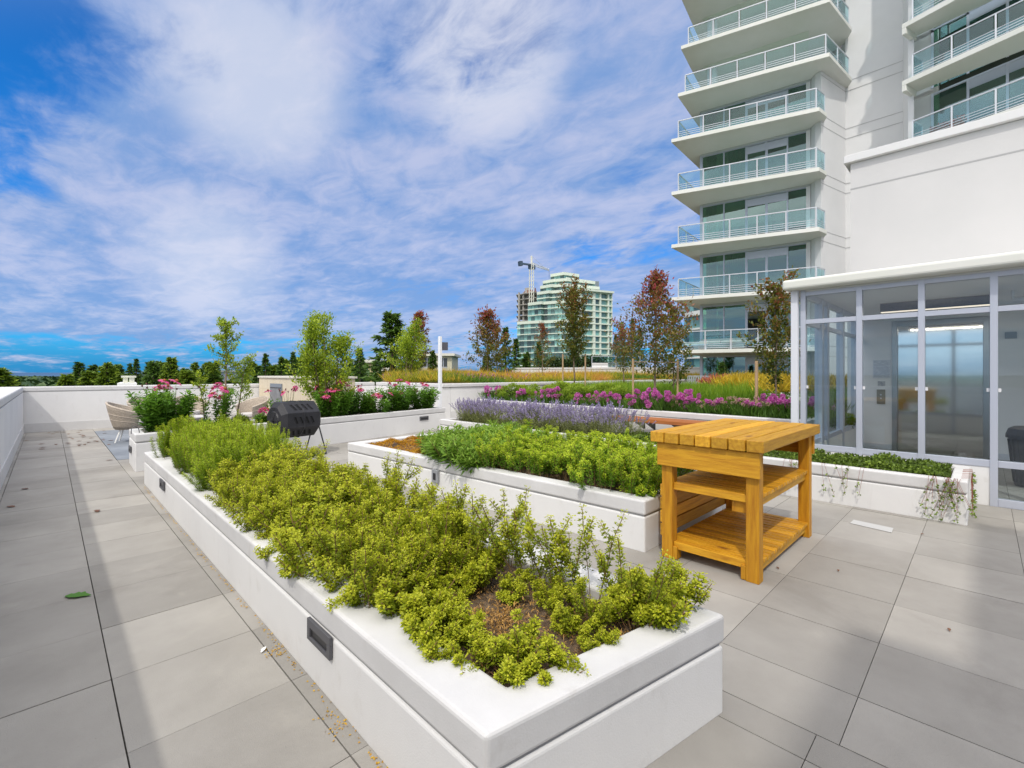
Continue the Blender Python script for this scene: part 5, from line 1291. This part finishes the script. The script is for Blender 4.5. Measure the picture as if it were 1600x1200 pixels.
# forest mass to the horizon
def forest():
    r=np.random.default_rng(300); lv=Leaves()
    n=5200
    d=150*np.exp(r.random(n)*2.2)
    d=np.concatenate([d,75*np.exp(r.random(900)*.7)]); n=len(d)
    u=r.uniform(-500,1700,n); a=(u-800)/731; X=d*(FX+a*RX);Y=d*(FY+a*RY)
    top=1.455-r.uniform(1.5,6,n)-d*.002+np.where(u>120,3.0,0)*np.clip((u-120)/200,0,1); top=np.where(u>110,1.455-r.random(n)**1.5*3.0-d*.0006+.9*np.clip((u-110)/150,0,1),1.455-d*.0045-r.random(n)*2)
    k=16
    for j in range(k):
        f=r.random(n); h=f*11; w=(1-0)*(.3+ (h/11)*2.6); ang=r.uniform(0,6.28,n)
        P=np.stack([X+np.cos(ang)*w,Y+np.sin(ang)*w,top-h],1); D=np.stack([np.cos(ang),np.sin(ang),-.3+0*ang],1)
        s=np.clip(d/110,1.0,5)
        lv.add(P,D,1.9*np.ones(n)*np.sqrt(s),1.2*np.ones(n)*np.sqrt(s),np.clip(r.random(n)*.8,0,1))
    o=mobj('forest',lv.mesh('forest',.3),fol('forest_leaf',(.02,.055,.018),(.10,.17,.04),.15)); tag(o,'distant dark green forest stretching to the horizon beyond the terrace','forest',kind='stuff')
forest()
# ================================================================== MEADOWS AND THE PURPLE PLANTER
def blades(name,pts_fn,n,h,w,fm,label,seed,cat='meadow',clump=True,lean=.35,tone=None,k=1):
    r=np.random.default_rng(seed); lv=Leaves(); P,T,H=pts_fn(n,r); n=len(P)
    D=np.concatenate([r.normal(0,lean,(n,2)),np.ones((n,1))],1); lv.add(P,D,h*H*r.uniform(.6,1.15,n),w*r.uniform(.7,1.3,n),T)
    o=mobj(name,lv.mesh(name,.05,seed),fm); tag(o,label,cat,kind='stuff'); return o
MEAD=fol('meadow_grass',(.10,.22,.02),(.62,.30,.09),.4,(.66,.50,.04)); MEADG=fol('meadow_green',(.09,.20,.012),(.42,.54,.05),.4,(.20,.36,.025))
M1=[(9.4,12.7),(70,12.7),(70,60),(9.4,60)]
m=M(); m.prism([(9.4,12.66),(50,12.66),cw(1000,60),cw(604,42),(9.4,17.3)],-.5,1.02); tag(m.build('meadow_bed',SOIL),'raised soil bed under the yellow meadow','soil bed',kind='structure')
def f1(n,r):
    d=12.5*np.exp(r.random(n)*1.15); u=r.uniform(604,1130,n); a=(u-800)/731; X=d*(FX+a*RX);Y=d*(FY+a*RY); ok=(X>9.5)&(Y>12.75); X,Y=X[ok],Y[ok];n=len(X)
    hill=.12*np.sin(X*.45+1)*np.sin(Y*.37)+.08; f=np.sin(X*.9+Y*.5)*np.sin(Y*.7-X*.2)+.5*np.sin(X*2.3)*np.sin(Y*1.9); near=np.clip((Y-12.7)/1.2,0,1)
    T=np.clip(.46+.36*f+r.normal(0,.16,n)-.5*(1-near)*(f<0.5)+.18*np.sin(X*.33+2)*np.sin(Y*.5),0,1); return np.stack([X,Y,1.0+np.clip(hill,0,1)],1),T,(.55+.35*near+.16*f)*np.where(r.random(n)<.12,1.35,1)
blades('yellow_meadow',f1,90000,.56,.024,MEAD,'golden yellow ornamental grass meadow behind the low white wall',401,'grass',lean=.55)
def f2(n,r):
    c=r.uniform(0,1,(40,2)); d=13.8+c[:,0]*7; u=620+c[:,1]*520; idx=r.integers(0,40,n); a=(u[idx]-800)/731; X=d[idx]*(FX+a*RX)+r.normal(0,.9,n);Y=d[idx]*(FY+a*RY)+r.normal(0,.35,n); ok=(X>9.7)&(Y>12.9); X,Y=X[ok],Y[ok]
    return np.stack([X,Y,1.22+.20*r.random(len(X))],1),r.random(len(X)),np.ones(len(X))*.28
blades('meadow_flowers',f2,5200,.42,.035,fol('mauve_flower',(.24,.07,.12),(.50,.22,.30),.3),'mauve flower drifts in the golden meadow',402,'flowers',lean=.6)
m=M().box(13.6,45,-3,12.28,-.5,.55).box(12.25,13.6,-3,2.1,-.5,.55); tag(m.build('meadow_bed',SOIL),'soil bed of the green meadow below the white tower','soil bed',kind='structure')
m=M(); m.prism([(12.25,2.15),(13.58,2.15),(13.58,12.0)],-.4,.55); tag(m.build('meadow_bed',SOIL),'narrow soil strip beside the allium planter','soil bed',kind='structure')
def f3(n,r):
    d=11.5*np.exp(r.random(n)*.75); u=r.uniform(900,1345,n); a=(u-800)/731; X=d*(FX+a*RX);Y=d*(FY+a*RY); ok=((X>12.2)&(Y<12.2)); X,Y=X[ok],Y[ok];n=len(X)
    f=np.sin(X*.8+Y)*np.sin(Y*.6-X*.3)+.4*np.sin(X*3)*np.sin(Y*2.6); return np.stack([X,Y,np.full(n,.54)],1),np.clip(.5+.25*f+r.normal(0,.15,n),0,1),.9+.25*f
blades('green_meadow',f3,46000,.62,.026,MEADG,'fine green grass meadow below the white tower, behind the alliums',403,'grass')
def blobs(cs,n,spread,z,h):
    def fn(n_,r):
        idx=r.integers(0,len(cs),n_); c=np.array(cs)[idx]; P=c+r.normal(0,1,(n_,3))*[spread,spread,.06]; return P,r.random(n_),np.ones(n_)*h
    return fn
cs=[at(u,v,d) for u,v,d in ((1160,600,17),(1170,598,18),(1150,603,16.5),(1235,610,12.5),(1222,603,14),(1180,601,17),(1300,606,15),(1318,603,15))]
blades('yellow_grass_tufts',blobs(cs,4000,.35,.6,1),5200,.42,.03,fol('gold_tuft',(.40,.30,.03),(.85,.62,.05),.4),'bright yellow grass tufts before the ground floor of the white tower',404,'grass',lean=.7)
cs=[at(u,v,d) for u,v,d in ((1215,622,12),(1225,618,12.5),(1230,628,11),(1308,622,13),(1318,626,13),(1300,626,12.5),(1322,618,14),(1312,618,13.5))]
blades('daisies',blobs(cs,500,.25,.6,1),700,.05,.05,fol('daisy_white',(.75,.75,.72),(.85,.85,.8),.3),'white daisies in the meadow seen beside and through the lobby glass',405,'flowers',lean=1)
cs=[at(u,v,d) for u,v,d in ((1130,596,20),(1120,598,19),(1140,597,20))]
blades('red_tufts',blobs(cs,900,.3,.6,1),1400,.3,.04,fol('red_tuft',(.45,.10,.06),(.55,.2,.12),.3),'reddish flower tufts left of the yellow grass by the white tower',406,'flowers',lean=.8)
# dark hedge in front of the tower's ground floor and roof walls in the middle distance
def hedge(a,b,z0,h,w,label,seed,fm,n=3000,leaf=.09):
    r=np.random.default_rng(seed); a=np.array(a);b=np.array(b); tt=r.random(n); c=a+(b-a)*tt[:,None]; P=np.concatenate([c+r.normal(0,w*.4,(n,2)),(z0+h*(r.random((n,1))**.6)*(1+.18*np.sin(tt*60)[:,None]))],1)
    lv=Leaves(); lv.add(P,rdir(n,r,.5),leaf,leaf*.6,r.random(n)); me=lv.mesh('foliage',.2,seed); cx=(a+b)/2
    t=thing('hedge',(0,0,0),label,'hedge'); mobj('foliage',me,fm,t); q=M()
    for k in range(9): p=a+(b-a)*(k+.5)/9; q.tube([(p[0],p[1],z0-.1),(p[0],p[1],z0+h*.7)],.02,5)
    q.build('stems',BARK,t,local=True)
DKH=fol('hedge_leaf',(.015,.04,.012),(.09,.15,.03),.2)
hedge(cw(1120,21.5),cw(1240,18.5),.5,.9,.5,'dark green hedge under the lowest windows of the white tower',1,DKH,5000,.10)
hedge(cw(850,44),cw(912,43),1.7,1.1,1.0,'clipped green hedge on the roof in front of the distant tower',2,DKH,3000,.2)
hedge(cw(917,43),cw(942,43),1.7,1.2,1.0,'short green hedge right of the clipped one on the far roof',3,DKH,1500,.2)
t=wall_run('far_roof_wall',*[0,1,0,1],1,'x') if False else None
def wall_between(p,q,z0,z1,th,label,name='low_wall',capped=True):
    p=V2(p);q=V2(q);e=(q-p).normalized();n=Vector((-e.y,e.x)); t=thing(name,(*((p+q)/2),z0),label,'wall')
    m=M(); m.prism([p,q,q+n*th,p+n*th],z0,z1-.14); m.build('wall_panel',WTOW,t)
    m=M(); m.prism([p-n*.05,q-n*.05,q+n*(th+.05),p+n*(th+.05)],z1-.135,z1); m.build('coping',WCAP,t)
wall_between(cw(800,40),cw(1100,36),-2,zy(574.5,40),.4,'long white far roof edge behind the yellow meadow')
wall_between(cw(925,38.5),cw(950,38.2),-2,zy(567,38),.5,'raised white block on the far roof edge below the distant tower','roof_block')
m=M()
# glass guard on far roof
p=cw(925,40);q=cw(1000,40); t=thing('glass_guard',(*p,1.9),'pale glass guard rail on the far roof below the distant tower','railing'); railing([p,q],zy(575,40),t,h=1.0,sp=2.0)
p=cw(1075,22);q=cw(1109,21); t=thing('white_railing',(*p,.5),'small white bar railing at the left foot of the white tower','railing')
m=M(); a=Vector((*p,1.35));b=Vector((*q,1.35)); m.bar(a,b,.04); m.bar(a-Vector((0,0,.7)),b-Vector((0,0,.7)),.04)
for k in range(13): c=a.lerp(b,k/12); m.bar(c-Vector((0,0,.8)),c,.03)
m.build('bars',RAILM,t)
# ---- allium clumps
ALF=fol('allium_leaf',(.035,.085,.012),(.15,.30,.04),.35); ALP=fol('allium_flower',(.50,.06,.38),(.86,.32,.68),.35); ALD=fol('allium_faded',(.45,.28,.20),(.62,.48,.38),.2)
def head_mesh(r0=.032,seed=3,n=46):
    r=np.random.default_rng(seed); lv=Leaves(); d=rdir(n,r); lv.add(d*r0*.35,d,r0*.75,r0*.5,r.random(n)); return lv.mesh('head',.1)
HM=[head_mesh(.058,3,70),head_mesh(.056,4,70)]
HMD=head_mesh(.050,5)
HM[0].materials.append(ALP);HM[1].materials.append(ALP);HMD.materials.append(ALD)
def allium(seed,faded=False):
    r=np.random.default_rng(seed); t=thing('allium_clump',(0,0,0),'','flowering plant'); lv=Leaves(); st=[]
    n=260; P=np.concatenate([r.normal(0,.10,(n,2)),np.zeros((n,1))],1); D=np.concatenate([P[:,:2]*2.2+r.normal(0,.15,(n,2)),np.ones((n,1))],1); lv.add(P,D,r.uniform(.22,.40,n),.016,r.random(n))
    P2=P+D/np.linalg.norm(D,axis=1,keepdims=True)*.18; lv.add(P2,D+r.normal(0,.3,(n,3)),.20,.014,r.random(n))
    for k in range(18):
        a=r.uniform(0,6.28);q=math.sqrt(r.random())*.27; tip=(math.cos(a)*q,math.sin(a)*q,r.uniform(.26,.52)-q*.3); st.append([(tip[0]*.3,tip[1]*.3,0),(tip[0]*.8,tip[1]*.8,tip[2]*.6),tip])
        o=mobj('flower_head',HMD if faded and k%3 else HM[k%2],ALP,t); o.location=tip; o.rotation_euler=(r.uniform(0,3),0,r.uniform(0,6))
    mobj('foliage',lv.mesh('foliage',.05,seed),ALF,t); stems(st,'stems',ALF,t,.004); return t
alli=[(765,10.9),(778,10.4),(785,11.2),(818,10.6),(832,10.4),(845,10.6),(858,10.2),(868,10.3),(905,9.9),(918,9.8),(932,9.7),(940,10.0),(950,9.5),(965,9.4),(985,9.7),(1000,9.45),(1012,9.4),(1022,9.5),(1035,9.3),(1050,9.3),(1062,9.25),(1075,9.2),(1088,9.15),(1236,8.35),(1210,8.5)]
# positions just behind the wall of the purple planter
def PPloc(u,k):
    A_=Vector((9.7+k,2.2));B_=Vector((10.2+k,11.7)); s=frac(u,A_,B_); q=A_+(B_-A_)*s; return q.x,q.y
sp=[]
for u,_ in [q for i,q in enumerate(alli[:23]) if i not in (4,9,14,19)]:
    x,y=PPloc(u,rr.uniform(.15,.55)); sp.append((x,y,.56,rr.uniform(.70,1.05),'%s clump from the left of purple allium pompoms behind the bench'%ORD[len(sp)]))
scatter([allium(501),allium(502)],sp,'clump of purple allium pompoms in the large planter behind the bench','purple allium clumps behind the bench',rr)
sp=[]
for i,u in enumerate((1060,1105,1120,1135,1150,1168,1185)): x,y=PPloc(u,rr.uniform(.1,.5)); sp.append((x,y,.56,rr.uniform(.7,.9),'%s allium clump from the left among those with faded beige pompoms near the lobby'%ORD[i]))
scatter([allium(503,True),allium(504,True)],sp,'allium clump with many faded beige pompoms near the lobby corner','faded allium clumps near the lobby corner',rr)
sp=[]
for u,lb in ((1205,'purple allium clump left of the brown-staked little tree by the lobby'),(1222,'purple allium clump under the little tree by the lobby'),(1236,'purple allium clump touching the white lobby column'),(1290,'purple allium clump seen through the lobby side glass')): x,y=PPloc(u,.9); sp.append((x,y,.56,.95,lb))
scatter([allium(505)],sp,'dark purple allium clump close to the white lobby column','dark allium clumps by the lobby column',rr)
GS=fol('shrub_mid',(.05,.12,.012),(.38,.50,.05),.35,(.17,.28,.025))
def bush(seed,w=.9,h=.55,n=4200):
    r=np.random.default_rng(seed); lv=Leaves(); t=thing('leafy_shrub',(0,0,0),'','shrub'); q=M()
    for c in range(22):
        d=rdir(1,r)[0]; d[2]=abs(d[2]); p=d*[w*.38,w*.38,h*.65]; k=n//22; dd=rdir(k,r,.3); lv.add(p+dd*w*.14*(r.random((k,1))**.4),dd,.045,.022,np.clip(.3+.35*dd[:,2]+.3*d[2]+r.normal(0,.15,k),0,1)); q.tube([(0,0,0),tuple(p)],[.01,.004],5)
    mobj('foliage',lv.mesh('foliage',.2,seed),GS,t); q.build('stems',BARK,t,local=True); return t
sp=[]
for i,(u,k) in enumerate(((800,.7),(812,1.0),(820,1.4),(828,1.1),(843,.95),(850,1.4),(858,1.1),(872,.8),(880,1.3),(885,1.0),(897,.7),(910,1.2),(926,1.2),(938,1.0),(955,1.1))):
    x,y=PPloc(u,k); sp.append((x,y,.50,rr.uniform(1.2,1.55),'%s rounded light green shrub from the left behind the alliums'%ORD[i]))
scatter([bush(601),bush(602)],sp,'rounded light green shrub behind the alliums at the left of the large planter','green shrubs behind the alliums',rr)
sp=[]
for u,k in ((1190,1.0),(1202,.8),(1228,1.1),(1150,.9),(1170,1.2),(980,.9),(1040,1.0),(1100,1.1),(1290,.9),(1310,1.0)):
    x,y=PPloc(u,k); sp.append((x,y,.50,rr.uniform(.6,.8)))
scatter([bush(603)],sp,'small dark leafy shrub among the alliums right of the bench','small shrubs among the alliums',rr)
# green groundcover strip hidden behind the lavender (low plants in its planter)
# fill the soil of the allium planter with low green
def f5(n,r):
    A_=np.array([9.75,2.3]); e1=np.array([.5,9.3]); e2=np.array([2.3,0]); s=r.random(n);q=r.random(n); P=A_+e1*s[:,None]+e2*q[:,None]; return np.concatenate([P,np.full((n,1),.56)],1),r.random(n)*.8,np.ones(n)
blades('planter_grass',f5,14000,.26,.014,ALF,'dark green grassy leaves filling the allium planter',407,'grass',lean=.5)
print('objects',len(bpy.data.objects))
